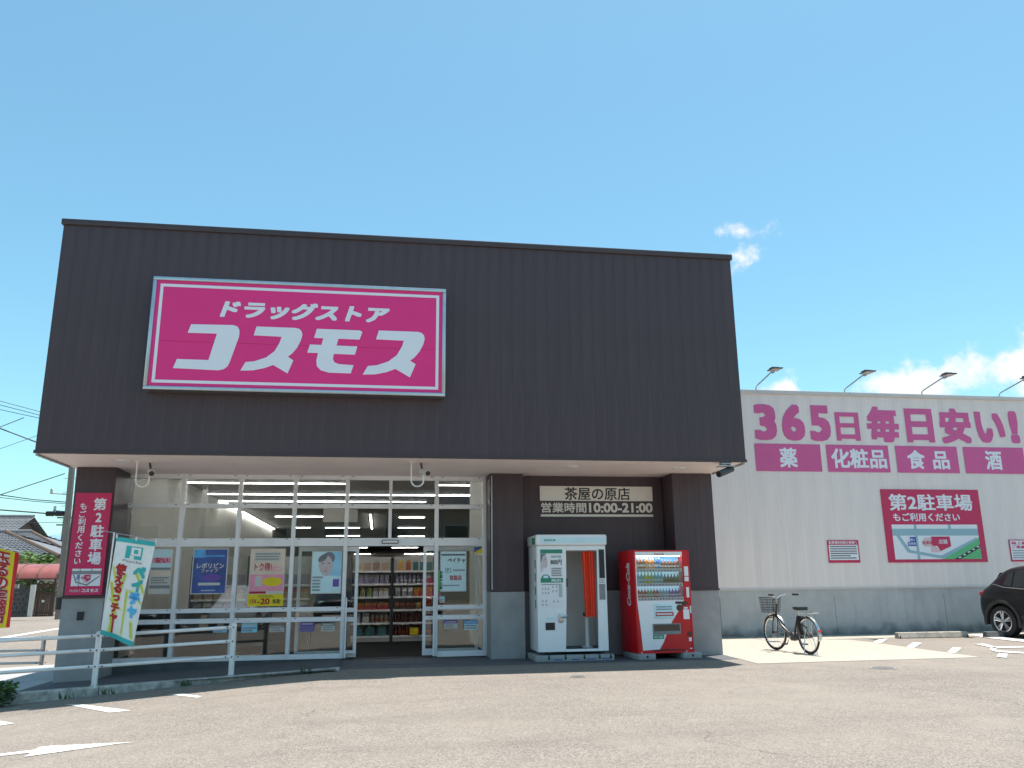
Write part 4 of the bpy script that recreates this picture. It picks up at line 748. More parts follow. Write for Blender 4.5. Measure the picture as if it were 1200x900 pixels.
MB().box(.06, .885, .05, .07, vh-.104, vh-.1015).build('display_lamp', 'tube_light', vm)
MB().box(.05, .896, .012, .016, .956, vh-.102).build('display_glass', 'clear_glass', vm)
MB().add([(.031, .0035, .955), (.895, .0035, .955), (.80, .0035, .80), (.66, .0035, .62), (.56, .0035, .44), (.47, .0035, .26), (.40, .0035, .16), (.10, .0035, .15), (.075, .0035, .5)], [tuple(range(9))]).build('white_panel', 'vend_white', vm)
rows_ = [(1.475, .205), (1.235, .20), (1.0, .195)]
SETS = [[('p_brown', 3), ('p_orange', 3), ('p_blue', 2), ('p_brown', 6)], [('p_cyan', 2), ('p_yell', 3), ('p_cyan', 3), ('p_grey', 5)], [('p_red', 3), ('p_green', 2), ('p_red', 2), ('p_cyan', 3), ('p_violet', 4)]]
CN = {'p_brown': 'brown', 'p_orange': 'orange', 'p_blue': 'blue', 'p_cyan': 'pale blue', 'p_yell': 'yellow', 'p_grey': 'grey', 'p_red': 'red', 'p_green': 'green', 'p_violet': 'violet'}
Rv = Matrix.Rotation(math.radians(5), 4, 'Z')
for r_, (zr, hr) in enumerate(rows_):
    MB().box(.05, .895, .02, .16, zr-.025, zr-.004).build('display_shelf', 'vend_white', vm); MB().box(.05, .895, .017, .0195, zr-.045, zr+.012).build('price_strip', 'vend_white', vm)
    for k in range(15): MB().box(.07+k*.055, .095+k*.055, .0158, .0168, zr-.03, zr-.012).build('select_button', 'blue' if k % 3 else 'ink_grey', vm)
    n = sum(c for _, c in SETS[r_]); i = 0
    for c_, cnt in SETS[r_]:
        tall = hr*(1 if r_ < 2 and i < n*.5 else .82); me = product('bottle', .06, tall, .05, [c_.replace('p_', 'd_'), 'd_white' if c_ != 'p_grey' else 'd_brown'])
        for _ in range(cnt):
            p = Vector((4.30, 13.82, 0))+Rv @ Vector((.075+(i+.5)*.80/n, .09, zr-.0035)); row = ('top', 'middle', 'bottom')[r_]
            place(me, 'drink_bottle', None, p, label=f'{CN[c_]} sample drink on the {row} row of the vending machine display', cat='drink', group=f'{CN[c_]} drinks on the {row} row'); i += 1
ip = MB().box(.33, .70, -.004, .003, .66, .90, 0, .002).build('info_panel', 'poster_pale', vm, smooth=True); MB().box(.355, .68, -.0065, -.0045, .70, .765).build('info_band', 'deep_red', ip); scribble(ip, .37, .66, .715, .75, 1, -.0075, 'vend_white', 3, .8); scribble(ip, .37, .66, .79, .87, 2, -.0065, 'ink_grey', 4)
MB().box(.29, .80, -.006, .003, .40, .575, 0, .003).build('outlet_frame', 'ink_grey', vm, smooth=True); MB().box(.31, .78, -.009, -.0065, .455, .56).build('outlet_flap', 'car_glass', vm); MB().box(.29, .49, -.001, .003, .33, .395).build('recycle_label', 'green_ink', vm)
text('HOT COLD', .31, .47, .348, .378, -.0018, 'vend_white', vm, .02)
for x0, x1, z0_, z1_, m_, nm in ((.925, 1.0, 1.36, 1.52, 'vend_white', 'price_label'), (.925, 1.0, 1.27, 1.345, 'vend_white', 'price_label'), (.945, .995, 1.0, 1.17, 'vend_white', 'card_reader'), (.865, .975, .64, .80, 'vend_white', 'notice_label'), (.73, .84, .895, .935, 'ink_black', 'digit_display'), (.99, 1.015, .74, .86, 'steel', 'coin_slot'), (.88, .95, .81, .84, 'vend_white', 'bill_slot'), (.94, .99, .28, .34, 'vend_white', 'small_label'), (.95, 1.0, .155, .17, 'vend_white', 'small_label')):
    MB().box(x0, x1, -.003, .003, z0_, z1_).build(nm, m_, vm)
for cx, cz, r_ in ((.80, .83, .055), (.88, .90, .04), (.945, .905, .025), (.965, .40, .04)): MB().lathe([(r_, -.006), (r_, .003), (r_*.6, .003), (r_*.55, -.01)], (cx, 0, cz), 16, 'y').build('round_fitting', 'rust_brown', vm)
MB().prism([(.28, .155), (.5, .165), (.85, .15), (.85, .14), (.28, .14)], -.004, .004).build('lower_grille', 'black', vm); MB().box(.0, vw, -.012, .05, vz-.005, vz+.03).build('base_strip', 'red_paint', vm)
text('Coca-Cola', 0, .72, 0, .17, 0, 'vend_white', vm, .045, .35, 'script_lettering', fn=lambda x, z: (-.003-z*.002, .20+z, .87+x))
for k, (x, w_) in enumerate(((.0, .30), (.80, .34))):
    p = Vector((4.30, 13.82, 0))+Rv @ Vector((x, 0, 0))
    o = thing('concrete_foot', ('left', 'right')[k]+' concrete foot block under the red vending machine', 'block', (p.x, p.y-.07, .005), math.radians(5), 'vending machine foot blocks'); MB().box(0, w_, 0, .72, 0, .095, 0, .012).build('block', 'walk_concrete', o, smooth=True); MB().rod((w_*.5, -.004, .05), (w_*.5, 0, .05), .02, 8).build('bolt', 'black', o); MB().rod((w_*.25, .06, .09), (w_*.25, .06, .13), .012, 6).build('anchor', 'steel', o)
# ------------------------------------------------------------------ bicycle
pr, pf = gat(949.5, 767.5), gat(912, 762.5); ang = math.atan2(pf.y-pr.y, pf.x-pr.x)
bk = thing('bicycle', 'black city bicycle with front basket standing on concrete by the white wall', 'bicycle', (pr.x, pr.y, .006), ang)
RW = .322; WB = 1.06
def wheel(cx, name, steer=0):
    C_ = Vector((cx, 0, RW)); dirx = Vector((math.cos(steer), math.sin(steer), 0)); ax = Vector((-math.sin(steer), math.cos(steer), 0)); up = Vector((0, 0, 1))
    ring = lambda r, y=0: [C_+dirx*(r*math.cos(a))+up*(r*math.sin(a))+ax*y for a in np.linspace(0, 2*math.pi, 41)[:-1]]
    t = MB().tube(ring(RW-.018), .018, 8, closed=True).build(name, 'rubber', bk, smooth=True); MB().tube(ring(RW-.042), .011, 6, closed=True).build('rim', 'bike_silver', t, smooth=True)
    s = MB(); R2 = ring(RW-.05)
    for i in range(0, 40, 2): s.rod(C_+ax*(.03*(1 if i % 4 else -1)), R2[i], .0022, 4)
    s.build('spokes', 'bike_silver', t); MB().rod(C_-ax*.05, C_+ax*.05, .03 if cx > 0 else .024, 10).build('hub', 'dark_grey', t, smooth=True)
    return C_, dirx, ax
Cr, _, _ = wheel(0, 'rear_wheel'); st = math.radians(7); Cf, fd, fa = wheel(WB, 'front_wheel', st)
hd0, hd1 = Vector((WB-.09, 0, .64)), Vector((WB-.14, 0, .84))
fm = MB(); bbk = Vector((.44, 0, .28)); seat_t = Vector((.28, 0, .62))
fm.tube([hd0, (WB-.24, 0, .46), (.60, 0, .33), bbk], .026, 8); fm.tube([bbk, seat_t], .02, 8); fm.rod(hd0, hd1, .022, 8)
for s in (-1, 1): fm.rod((.44, s*.03, .28), (0, s*.06, RW), .011, 6); fm.rod((.29, s*.02, .58), (0, s*.06, RW), .009, 6)
fm.build('frame', 'bike_black', bk, smooth=True)
f2 = MB(); crown = hd0-Vector((0, 0, 0))+Vector((.02, 0, -.0)); f2.rod(hd0, crown, .03, 8) if False else None
for s in (-1, 1): f2.tube([crown+fa*(.045*s), Cf+fa*(.055*s)+Vector((-.035, 0, .15)), Cf+fa*(.055*s)], .012, 6)
f2.rod(crown-fa*.05, crown+fa*.05, .016, 6); f2.build('fork', 'bike_black', bk, smooth=True)
def fender(C_, dx, r, a0, a1, nm, m):
    up = Vector((0, 0, 1)); ax = up.cross(dx); b = MB(); n = 16; A = np.linspace(math.radians(a0), math.radians(a1), n)
    for a in A:
        o = C_+dx*(r*math.cos(a))+up*(r*math.sin(a)); q = dx*math.cos(a)+up*math.sin(a); b.v += [tuple(o-ax*.027-q*.014), tuple(o), tuple(o+ax*.027-q*.014)]
    for i in range(n-1): b.f += [(3*i, 3*i+1, 3*i+4, 3*i+3), (3*i+1, 3*i+2, 3*i+5, 3*i+4)]
    b.m = [0]*len(b.f); return b.build(nm, m, bk, smooth=True)
fender(Cr, Vector((1, 0, 0)), RW+.02, 60, 195, 'rear_mudguard', 'bike_silver'); fender(Cf, fd, RW+.02, 30, 150, 'front_mudguard', 'bike_silver')
MB().rod((-RW-.015, 0, .40), (-RW-.03, 0, .41), .025, 12).build('rear_reflector', 'tail_red', bk, smooth=True); MB().box(-RW-.03, -RW-.015, -.03, .03, .27, .36).build('plate', 'off_white', bk)
MB().rod((.28, 0, .60), (.25, 0, .76), .013, 8).build('seat_post', 'bike_silver', bk)
sd_ = MB().add([(.10,-.11,.80),(.10,.11,.80),(.22,.10,.80),(.38,.03,.79),(.42,0,.785),(.38,-.03,.79),(.22,-.10,.80), (.09,-.10,.74),(.09,.10,.74),(.22,.08,.73),(.38,.02,.75),(.41,0,.75),(.38,-.02,.75),(.22,-.08,.73)], [(0,1,2,3,4,5,6),(13,12,11,10,9,8,7)]+[(i, 7+i, 7+(i+1) % 7, (i+1) % 7) for i in range(7)]); sd_.build('saddle', 'black', bk, smooth=True, bevel=.012)
stem = Vector((WB-.155, 0, .93)); hbm = MB().rod(hd1, stem+Vector((.01, 0, .0)), .013, 8)
for s in (-1, 1):
    q = [stem, stem+fa*(.09*s)+fd*.02+Vector((0, 0, .05)), stem+fa*(.20*s)-fd*.02+Vector((0, 0, .085)), stem+fa*(.27*s)-fd*.12+Vector((0, 0, .075)), stem+fa*(.285*s)-fd*.2+Vector((0, 0, .07))]
    hbm.tube(q, .011, 6); MB().rod(q[-2], q[-1]-fd*.06, .017, 8).build('grip', 'black', bk, smooth=True); MB().tube([q[-2]+fd*.02, q[-2]+fd*.03-Vector((0, 0, .025)), q[-1]+Vector((0, 0, -.035))], .006, 6).build('brake_lever', 'steel', bk)
hbm.build('handlebar', 'bike_silver', bk, smooth=True); MB().tube([stem+fa*.02+fd*.03, stem+fd*.13+Vector((0, 0, -.05)), crown+fd*.05+Vector((0, 0, .05))], .005, 5).build('brake_cable', 'black', bk)
bs = Matrix.Translation(Vector((WB-.14, 0, 0))) @ Matrix.Rotation(st, 4, 'Z'); bkt = MB()
def bpt(a, b_, z): k = .82+.18*(z-.68)/.27; return bs @ Vector((.08+.11*1+(a-.5)*.24*k, (b_-.5)*.32*k, z))
for z in np.linspace(.68, .95, 7): bkt.tube([bpt(0, 0, z), bpt(1, 0, z), bpt(1, 1, z), bpt(0, 1, z)], .004 if z < .94 else .008, 4, closed=True)
for i in range(9):
    for (a, b_) in ((i/8, 0), (i/8, 1), (0, i/8), (1, i/8)): bkt.rod(bpt(a, b_, .68), bpt(a, b_, .95), .0035, 4)
for i in range(7): bkt.rod(bpt(i/6, 0, .68), bpt(i/6, 1, .68), .003, 4)
bkt.build('basket', 'dark_grey', bk); MB().rod(bs @ Vector((.12, 0, .60)), bs @ Vector((.2, 0, .67)), .012, 6).build('basket_stay', 'bike_silver', bk); MB().rod(bs @ Vector((.13, .0, .575)), bs @ Vector((.21, 0, .575)), .035, 10).build('headlamp', 'bike_silver', bk, smooth=True)
rk = MB()
for s in (-1, 0, 1): rk.rod((.18, s*.05, .685), (-.26, s*.06, .70), .007, 6)
rk.tube([(-.26, -.06, .70), (-.30, 0, .72), (-.26, .06, .70)], .007, 6); rk.rod((-.05, -.06, .69), (-.0, -.065, RW), .006, 6); rk.rod((-.05, .06, .69), (0, .065, RW), .006, 6)
for x in (.1, -.05, -.18): rk.rod((x, -.055, .69), (x, .055, .69), .005, 6)
rk.build('rear_rack', 'bike_silver', bk, smooth=True); MB().box(.19, .27, -.045, .045, .36, .64, 0, .02).build('battery', 'black', bk, smooth=True); MB().lathe([(.075, -.05), (.08, 0), (.075, .05)], (.44, 0, .28), 14, 'y').build('motor_unit', 'dark_grey', bk, smooth=True)
cc = MB(); cc.prism([(.52, .22), (.56, .28), (.52, .35), (.02, .375), (-.05, .325), (.0, .27)], -.075, -.05); cc.build('chain_case', 'dark_grey', bk, bevel=.01)
for s in (-1, 1): o_ = MB().rod((.44, s*.085, .28), (.44+.1*s, s*.09, .28-.13), .009, 6).build('crank', 'bike_silver', bk); MB().box(.44+.1*s-.045, .44+.1*s+.045, s*.14-.04, s*.14+.04, .135, .16, 0, .006).build('pedal', 'black', o_)
MB().tube([(0, -.075, RW), (-.02, -.12, .08), (-.03, -.13, .006), (-.03, .13, .006), (-.02, .12, .08), (0, .075, RW)], .009, 6).build('stand', 'bike_silver', bk, smooth=True)
MB().tube([(-.05, .05, .45), (.02, .055, .5), (.1, .05, .46), (.11, .05, .40)], .012, 6).build('wheel_lock', 'dark_grey', bk)
# ------------------------------------------------------------------ black SUV (drives off to +x, flank towards the camera)
hdg = math.radians(-82); whl = gat(1177.5, 747); CL, CW = 4.30, 1.78; cc_ = Vector((math.cos(hdg), math.sin(hdg), 0)); cn_ = Vector((-cc_.y, cc_.x, 0)); co0 = whl-cc_*.68+cn_*.885
car = thing('parked_car', 'black compact SUV backed up to the white wall, rear flank in view', 'car', (co0.x, co0.y, .006), hdg)
#  x, z_sill, z_mid, z_belt, z_roof, w_sill, w_mid, w_belt, w_roof
ST = [(0.00,.42,.62,.86,.87,.62,.70,.66,.50),(.05,.30,.60,.95,.96,.74,.80,.74,.60),(.16,.26,.60,1.04,1.08,.82,.86,.80,.64),(.36,.25,.60,1.06,1.26,.86,.885,.83,.64),(.58,.24,.60,1.06,1.47,.87,.89,.84,.63),(.80,.24,.60,1.05,1.55,.87,.89,.845,.63),
      (1.3,.23,.60,1.02,1.60,.87,.885,.845,.63),(1.9,.23,.60,.99,1.605,.87,.885,.845,.63),(2.4,.23,.60,.965,1.58,.87,.885,.84,.62),(2.8,.23,.60,.95,1.44,.87,.885,.835,.61),(3.15,.23,.60,.945,1.15,.87,.885,.83,.62),(3.36,.23,.60,.935,.99,.87,.885,.82,.66),(3.8,.24,.58,.88,.92,.86,.87,.78,.62),(4.12,.26,.55,.78,.82,.78,.80,.70,.52),(4.28,.32,.52,.68,.70,.60,.64,.56,.42)]
def csec(s): x, zs, zm, zb, zr, ws, wm, wb, wr = s; return [(x, 0, zs), (x, -ws+.08, zs), (x, -ws, zs+.06), (x, -wm, zm), (x, -wm+.01, (zm+zb)/2+.03), (x, -wb, zb), (x, -(wb*.45+wr*.55), zb+(zr-zb)*.55), (x, -wr, zr-.03 if zr-zb > .1 else zr), (x, -wr*.7, zr+.02), (x, 0, zr+.035)]
sec = [csec(s) for s in ST]; nS = len(sec[0]); b = MB(); full = []
for s in sec: full.append(s+[(x, -y, z) for x, y, z in s[-2:0:-1]])
nF = len(full[0])
for s in full: b.v += s
b.f = [(i*nF+j, i*nF+(j+1) % nF, (i+1)*nF+(j+1) % nF, (i+1)*nF+j) for i in range(len(full)-1) for j in range(nF)]+[tuple(range(nF))[::-1], tuple(range((len(full)-1)*nF, len(full)*nF))]; b.m = [0]*len(b.f)
body = b.build('body', 'car_paint', car)
sub = body.modifiers.new('s', 'SUBSURF'); sub.levels = 2; sub.render_levels = 2
WXr, WXf, WR = .68, 3.29, .345
cut = MB()
for wx in (WXr, WXf): cut.rod((wx, -1.2, WR), (wx, -.60, WR), .415, 40); cut.rod((wx, .60, WR), (wx, 1.2, WR), .415, 40)
cutter = cut.build('arch_cutter', 'black', car); bo = body.modifiers.new('b', 'BOOLEAN'); bo.object = cutter; bo.operation = 'DIFFERENCE'; bo.solver = 'EXACT'
dg = bpy.context.evaluated_depsgraph_get(); nm_ = bpy.data.meshes.new_from_object(body.evaluated_get(dg)); body.modifiers.clear(); body.data = nm_; nm_.shade_smooth(); nm_.set_sharp_from_angle(angle=math.radians(35))
bpy.data.objects.remove(cutter)
for wx in (WXr, WXf):
    for s in (-1, 1):
        y0 = s*.885
        A = np.linspace(math.radians(-12), math.radians(192), 30); ar = MB()
        for a in A:
            for r, yy in ((.405, .80), (.405, .895), (.42, .905), (.47, .90), (.475, .86)): ar.v.append((wx+r*math.cos(a), s*yy, max(.2, WR+r*math.sin(a))))
        ar.f = [(i*5+j, i*5+j+1, i*5+6+j, i*5+5+j) for i in range(len(A)-1) for j in range(4)]; ar.m = [0]*len(ar.f); ar.build('wheel_arch', 'car_trim', car, smooth=True)
        ty = MB().lathe([(.232, -.10), (.30, -.115), (.335, -.10), (.345, -.07), (.345, .07), (.335, .10), (.30, .115), (.232, .10)], (wx, s*.775, WR), 36, 'y', ring=True).build('tyre', 'rubber', car, smooth=True)
        rm = MB().lathe([(.236, -.09), (.236, .105*1), (.222, .11), (.21, .10), (.205, -.09)] if s > 0 else [(.236, .09), (.236, -.105), (.222, -.11), (.21, -.10), (.205, .09)], (wx, s*.775, WR), 36, 'y', ring=True); rm.build('rim', 'alloy', ty, smooth=True)
        sp = MB(); yo = s*(.775+.095)
        for k in range(5):
            a = math.radians(90+72*k)
            for da in (-.16, .16):
                p0 = Vector((wx+.05*math.cos(a+da*.6), yo-s*.01, WR+.05*math.sin(a+da*.6))); p1 = Vector((wx+.212*math.cos(a+da), yo, WR+.212*math.sin(a+da))); sp.rod(p0, p1, .026, 6, .024)
        sp.lathe([(.055, -.012), (.055, .012)], (wx, yo, WR), 14, 'y'); sp.build('spoke_set', 'alloy', ty, smooth=True); MB().lathe([(.205, -.01), (.205, .01)], (wx, s*.77, WR), 24, 'y').build('brake_disc', 'dark_grey', ty)
def side(i0, f0, i1, f1, ks, m, name, n=8, off=.012, par=car):   # patch on the upper flank between stations (fractional), fraction up the glasshouse
    for s in (-1, 1):
        q = MB(); cols_ = []
        for i in range(n+1):
            t = i0+f0+(i1+f1-i0-f0)*i/n; k = min(int(t), len(ST)-2); fr_ = t-k; sA = [a+(c-a)*fr_ for a, c in zip(ST[k], ST[k+1])]
            lo, hi = ks(i/n)
            for h in (lo, (lo+hi)/2, hi):
                x, zb, zr, wb, wr = sA[0], sA[3], sA[4], sA[7], sA[8]; w_ = wb+(wr-wb)*h*1.0
                q.v.append((x, s*(w_+off-.055*0), zb+(zr-.03-zb)*h))
        q.f = [(3*i+j, 3*i+j+1, 3*i+4+j, 3*i+3+j) for i in range(n) for j in range(2)]; q.m = [0]*len(q.f); q.build(name, m, par, smooth=True)
side(4, .1, 5, .35, lambda t: (.30-.14*t, .50+.34*t), 'car_glass', 'rear_quarter_window', 6); side(5, .42, 6, .95, lambda t: (.14-.03*t, .86), 'car_glass', 'rear_door_window'); side(7, .05, 9, .3, lambda t: (.1, .87-.3*t*t), 'car_glass', 'front_door_window')
for s in (-1, 1):
    MB().tube([(.50, s*.815, 1.17), (.80, s*.835, 1.10), (1.3, s*.858, 1.065), (2.4, s*.857, 1.01)], .008, 6).build('window_trim', 'steel', car, smooth=True)
    MB().box(.075, .30, min(s*.60, s*.805), max(s*.60, s*.805), .90, 1.01, 0, .03).build('tail_lamp', 'tail_red', car, smooth=True)
    MB().box(1.06, 2.9, min(s*.80, s*.872), max(s*.80, s*.872), .215, .33, 0, .015).build('sill_trim', 'car_trim', car, smooth=True)
    MB().box(1.15, 1.35, min(s*.872, s*.905), max(s*.872, s*.905), .86, .895, 0, .008).build('door_handle', 'car_paint', car, smooth=True); MB().box(2.72, 2.85, min(s*.86, s*1.02), max(s*.86, s*1.02), .98, 1.12, 0, .03).build('wing_mirror', 'car_paint', car, smooth=True)
    MB().box(4.0, 4.2, min(s*.5, s*.74), max(s*.5, s*.74), .66, .76, 0, .02).build('headlamp', 'poster_pale', car, smooth=True)
MB().box(-.03, .12, -.66, .66, .30, .52, 0, .03).build('rear_bumper', 'car_trim', car, smooth=True)
MB().add([(.20, -.55, 1.10), (.20, .55, 1.10), (.46, .52, 1.43), (.46, -.52, 1.43)], [(0, 3, 2, 1)]).build('rear_window', 'car_glass', car); MB().box(-.012, .0, -.17, .17, .66, .8).build('number_plate', 'off_white', car)
# wheel stops
def wstop(p0, p1, lb, m='stop_concrete'):
    L_ = (p1-p0).length; o = thing('wheel_stop', lb, 'wheel stop', (p0.x, p0.y, .006), math.atan2(p1.y-p0.y, p1.x-p0.x), 'concrete wheel stops')
    b = MB(); n = 1
    b.add([(0, -.09, 0), (0, .09, 0), (0, .06, .12), (0, -.05, .12), (L_, -.09, 0), (L_, .09, 0), (L_, .06, .12), (L_, -.05, .12)], [(0, 1, 2, 3), (7, 6, 5, 4), (0, 4, 5, 1), (1, 5, 6, 2), (2, 6, 7, 3), (3, 7, 4, 0)]); b.build('block', m, o, bevel=.012)
    for x in (.02, L_-.05): MB().box(x, x+.03, -.093, -.087, .0, .05).build('end_mark', 'rust_brown', o)
wstop(gat(1051, 748.2), gat(1133, 746.6), 'weathered concrete wheel stop left of the black car'); wstop(gat(1158.5, 747.5)+Vector((0, .1, 0)), gat(1158.5, 747.5)+Vector((.62, .1, 0)), 'dark wheel stop under the rear of the black car', 'plinth')
# ------------------------------------------------------------------ railings
def railing(label, posts, rails, over, m, zfun):
    o = thing('railing', label, 'railing', (posts[0][0], posts[0][1], 0)); O = Vector(o.location)
    for x, y, h in posts:
        z = zfun(x, y); MB().rod(Vector((x, y, z-.02))-O, Vector((x, y, z+h))-O, .042, 12).build('post', m, o, smooth=True); MB().lathe([(.044, 0), (.036, .018), (.01, .026)], Vector((x, y, z+h))-O, 12).build('post_cap', m, o, smooth=True); MB().lathe([(.062, 0), (.06, .018), (.046, .024)], Vector((x, y, z+.004))-O, 12).build('base_collar', 'kerb_concrete', o, smooth=True)
    for r in rails:
        pts = [Vector((x, y, zfun(x, y)+h*r)) for x, y, h in posts]; P_ = pts if not over else [pts[0]+(pts[0]-pts[1]).normalized()*over]+pts
        for a, c in zip(P_[:-1], P_[1:]): MB().rod(a-O, c-O, .026, 10).build('rail', m, o, smooth=True)
        for p in pts:
            for dx in (-.09, .0, .09): MB().rod(p-O+Vector((dx, -.047 if dx == 0 else -.03, .0)), p-O+Vector((dx, -.054 if dx == 0 else -.036, .0)), .012, 8).build('bolt', 'dark_grey', o)
yk2 = lambda x: 13.08+.07*(x+5)+.08
railing('white tubular railing along the kerb in front of the left panes', [(-5.85, yk2(-5.85), .77), (-3.99, yk2(-3.99), .745), (-2.13, yk2(-2.13), .74)], (.95, .68, .38), 1.5, 'rail_paint', lambda x, y: kt(x))
railing('grey tubular railing at the far edge beside the street', [(-10.6, 19.3, .72), (-8.75, 19.2, .72), (-6.83, 19.1, .72)], (.96, .62, .28), 2, 'galv', lambda x, y: gz(x, y)+.02)
# ------------------------------------------------------------------ banner flags
def flag(label, pole_base, pole_top, TL, TR, BR, BL, bgm, paint, waves=.02, arm=True):
    waves *= 2.0; o = thing('banner_flag', label, 'flag', pole_base, 0, 'advertising flags'); O = Vector(pole_base)
    def F(s, t, off=0):
        p = TL.lerp(TR, s).lerp(BL.lerp(BR, s), t); p = p+Vector((0, -waves*(math.sin(s*5.5+t*2.3)+.5*math.sin(s*9-t*5+1))*(.25+t)-off, 0)); return p-O
    b = MB(); nu, nv = 18, 30
    for j in range(nv+1):
        for i in range(nu+1): b.v.append(tuple(F(i/nu, j/nv)))
    b.f = [(j*(nu+1)+i, j*(nu+1)+i+1, (j+1)*(nu+1)+i+1, (j+1)*(nu+1)+i) for j in range(nv) for i in range(nu)]; b.m = [0]*len(b.f); cl = b.build('cloth', bgm, o, smooth=True)
    def band(m, s0, s1, t0, t1, off=.003, skew=0):
        q = MB(); n = 14; k = 14
        for j in range(k+1):
            for i in range(n+1): s_ = s0+(s1-s0)*i/n+skew*(j/k); q.v.append(tuple(F(min(1, max(0, s_)), t0+(t1-t0)*j/k, off)))
        q.f = [(j*(n+1)+i, j*(n+1)+i+1, (j+1)*(n+1)+i+1, (j+1)*(n+1)+i) for j in range(k) for i in range(n)]; q.m = [0]*len(q.f); q.build('printed_area', m, cl)
    def tx(s, m, s0, s1, t0, t1, wt=.04, off=.008, vert=True):
        W_, H_ = (TR-TL).length, (BL-TL).length
        text(s, s0*W_, s1*W_, (1-t1)*H_, (1-t0)*H_, 0, m, cl, wt, vertical=vert, grow=1.22, fn=lambda x, z: tuple(F(x/W_, 1-z/H_, off)))
    paint(band, tx)
    P = Vector(pole_top)-O; MB().rod((0, 0, 0), P, .012, 8).build('pole', 'white_paint', o, smooth=True)
    if arm: MB().rod(P+Vector((-.18, 0, .03)), F(1, 0)+Vector((.02, 0, .015)), .006, 6).build('cross_arm', 'galv', o)
    for t in (.02, .25, .5, .72, .95): MB().rod(F(0, t)+Vector((.01, 0, 0)), P*(1-t*.98)*1+Vector((0, 0, 0))*t, .008, 5).build('tie', 'white_paint', o) if False else None
    for t in (.0, .5, 1): MB().rod(F(t, 0)+Vector((0, 0, -.02)), F(t, 0)+Vector((0, 0, .035)), .012, 6).build('loop', 'white_paint', o)
YF = 13.05
def paint1(band, tx):
    for a in ((.02, .10, .45, .8, .22), (.36, .42, .35, .98, -.2), (.62, .70, .32, .52, .3), (.02, .07, .3, .45, .12), (.52, .60, .5, .62, .4), (.72, .80, .78, .95, .12), (.2, .24, .02, .06, .4), (.48, .52, .5, .95, .05), (.05, .12, .62, .72, .3), (.14, .18, .78, .95, .08)): band('pale_lime', a[0]-.02, a[1]+.02, a[2], a[3], .002, a[4]*1.15); band('lime', a[0], a[1], a[2]+.02, a[3]-.02, .003, a[4])
    band('teal', 0, 1, 0, .045, .005); band('teal', 0, 1, .955, 1, .005)
    band('teal', .30, .72, .075, .20, .005); band('flag_white', .43, .68, .085, .165, .006); band('teal', .50, .61, .105, .145, .0075); band('flag_white', .415, .52, .168, .20, .006)
    tx('Paycha', 'ink_grey', .26, .76, .215, .245, .01, .008, False)
    tx('使えるっチャー', 'deep_red', .06, .46, .27, .95, .055); tx('ペイ', 'teal', .48, 1, .25, .51, .08); tx('チャ', 'cyan', .48, 1, .51, .77, .08)
pb = (-3.93, YF+.02, kt(-3.9)-.0); p2 = at(134, 624, Y=YF+.02)
flag('white and teal vertical banner flag with red and blue Japanese writing', pb, p2, at(137, 629, Y=YF), at(182.5, 635, Y=YF), at(156, 758, Y=YF), at(119, 743, Y=YF), 'flag_white', paint1)
YF2 = 16.4
def paint2(band, tx):
    band('red_paint', .90, 1, 0, 1, .003); band('red_paint', .05, .28, 0, .5, .003); band('red_paint', .2, .8, .55, .93, .003)
    tx('玉るの実施中', 'flag_white', .30, .98, .03, .98, .12, .006); tx('玉るの実施中', 'deep_red', .30, .98, .03, .98, .035, .012)
q0_ = at(-40, 760, Y=YF2+.02); zf = gz(q0_.x, YF2)
flag('yellow and red vertical banner flag at left edge beyond the railing', (q0_.x-.02, YF2+.02, kt(q0_.x)), at(-32, 628, Y=YF2+.02), at(-28, 636, Y=YF2), at(22.5, 648, Y=YF2), at(12.5, 735, Y=YF2), at(-38, 740, Y=YF2), 'yellow', paint2, .03)
# ------------------------------------------------------------------ plants
def leafball(n, cx, cy, cz, rx, ry, rz, size, seed):
    r = random.Random(seed); b = MB()
    for _ in range(n):
        while True:
            p = Vector((r.uniform(-1, 1), r.uniform(-1, 1), r.uniform(-1, 1)))
            if .25 < p.length < 1: break
        c = Vector((cx+p.x*rx, cy+p.y*ry, cz+p.z*rz)); d = Vector((r.gauss(0, 1), r.gauss(0, 1), r.gauss(.3, .7))).normalized(); u, w = rod_frame(d); L_ = size*r.uniform(.6, 1.3)
        b.add([c-u*L_, c+w*L_*.42+d*L_*.1, c+u*L_, c-w*L_*.42+d*L_*.1], [(0, 1, 2, 3)])
    return b
sp_ = at(2, 812, Y=12.98); sh = thing('shrub', 'small dark green shrub growing beside the kerb at left edge', 'shrub', (sp_.x-.03, 12.9, gz(sp_.x, 12.9)))
leafball(420, 0, 0, .17, .24, .2, .17, .034, 3).build('foliage', 'leaf_dark', sh); leafball(120, .06, -.02, .27, .22, .16, .08, .04, 5).build('lighter_sprays', 'leaf', sh)  # second ball: brighter green leaves towards the top
for k in range(6): MB().rod((0, 0, -.02), (random.uniform(-.15, .15), random.uniform(-.1, .1), .28), .006, 5).build('stem', 'bark', sh)
r = random.Random(12)
for k, (x, lb) in enumerate(((-4.3, 'tuft of weeds on kerb left of the railing post'), (-3.75, 'tuft of weeds on kerb beside the railing post'), (-2.75, 'tuft of weeds on kerb middle'), (-1.05, 'tuft of weeds near the right end of the kerb'))):
    b = MB(); y = 13.08+.07*(x+5)-.012
    for _ in range(16):
        a = r.uniform(-.1, .1); h = r.uniform(.05, .14); b.add([(a-.006, 0, 0), (a+.006, 0, 0), (a+r.uniform(-.04, .04), r.uniform(-.05, .0), h)], [(0, 1, 2)])
    o = thing('weed_tuft', lb, 'weed', (x, y, gz(x, y))); b.build('blades', 'leaf', o)
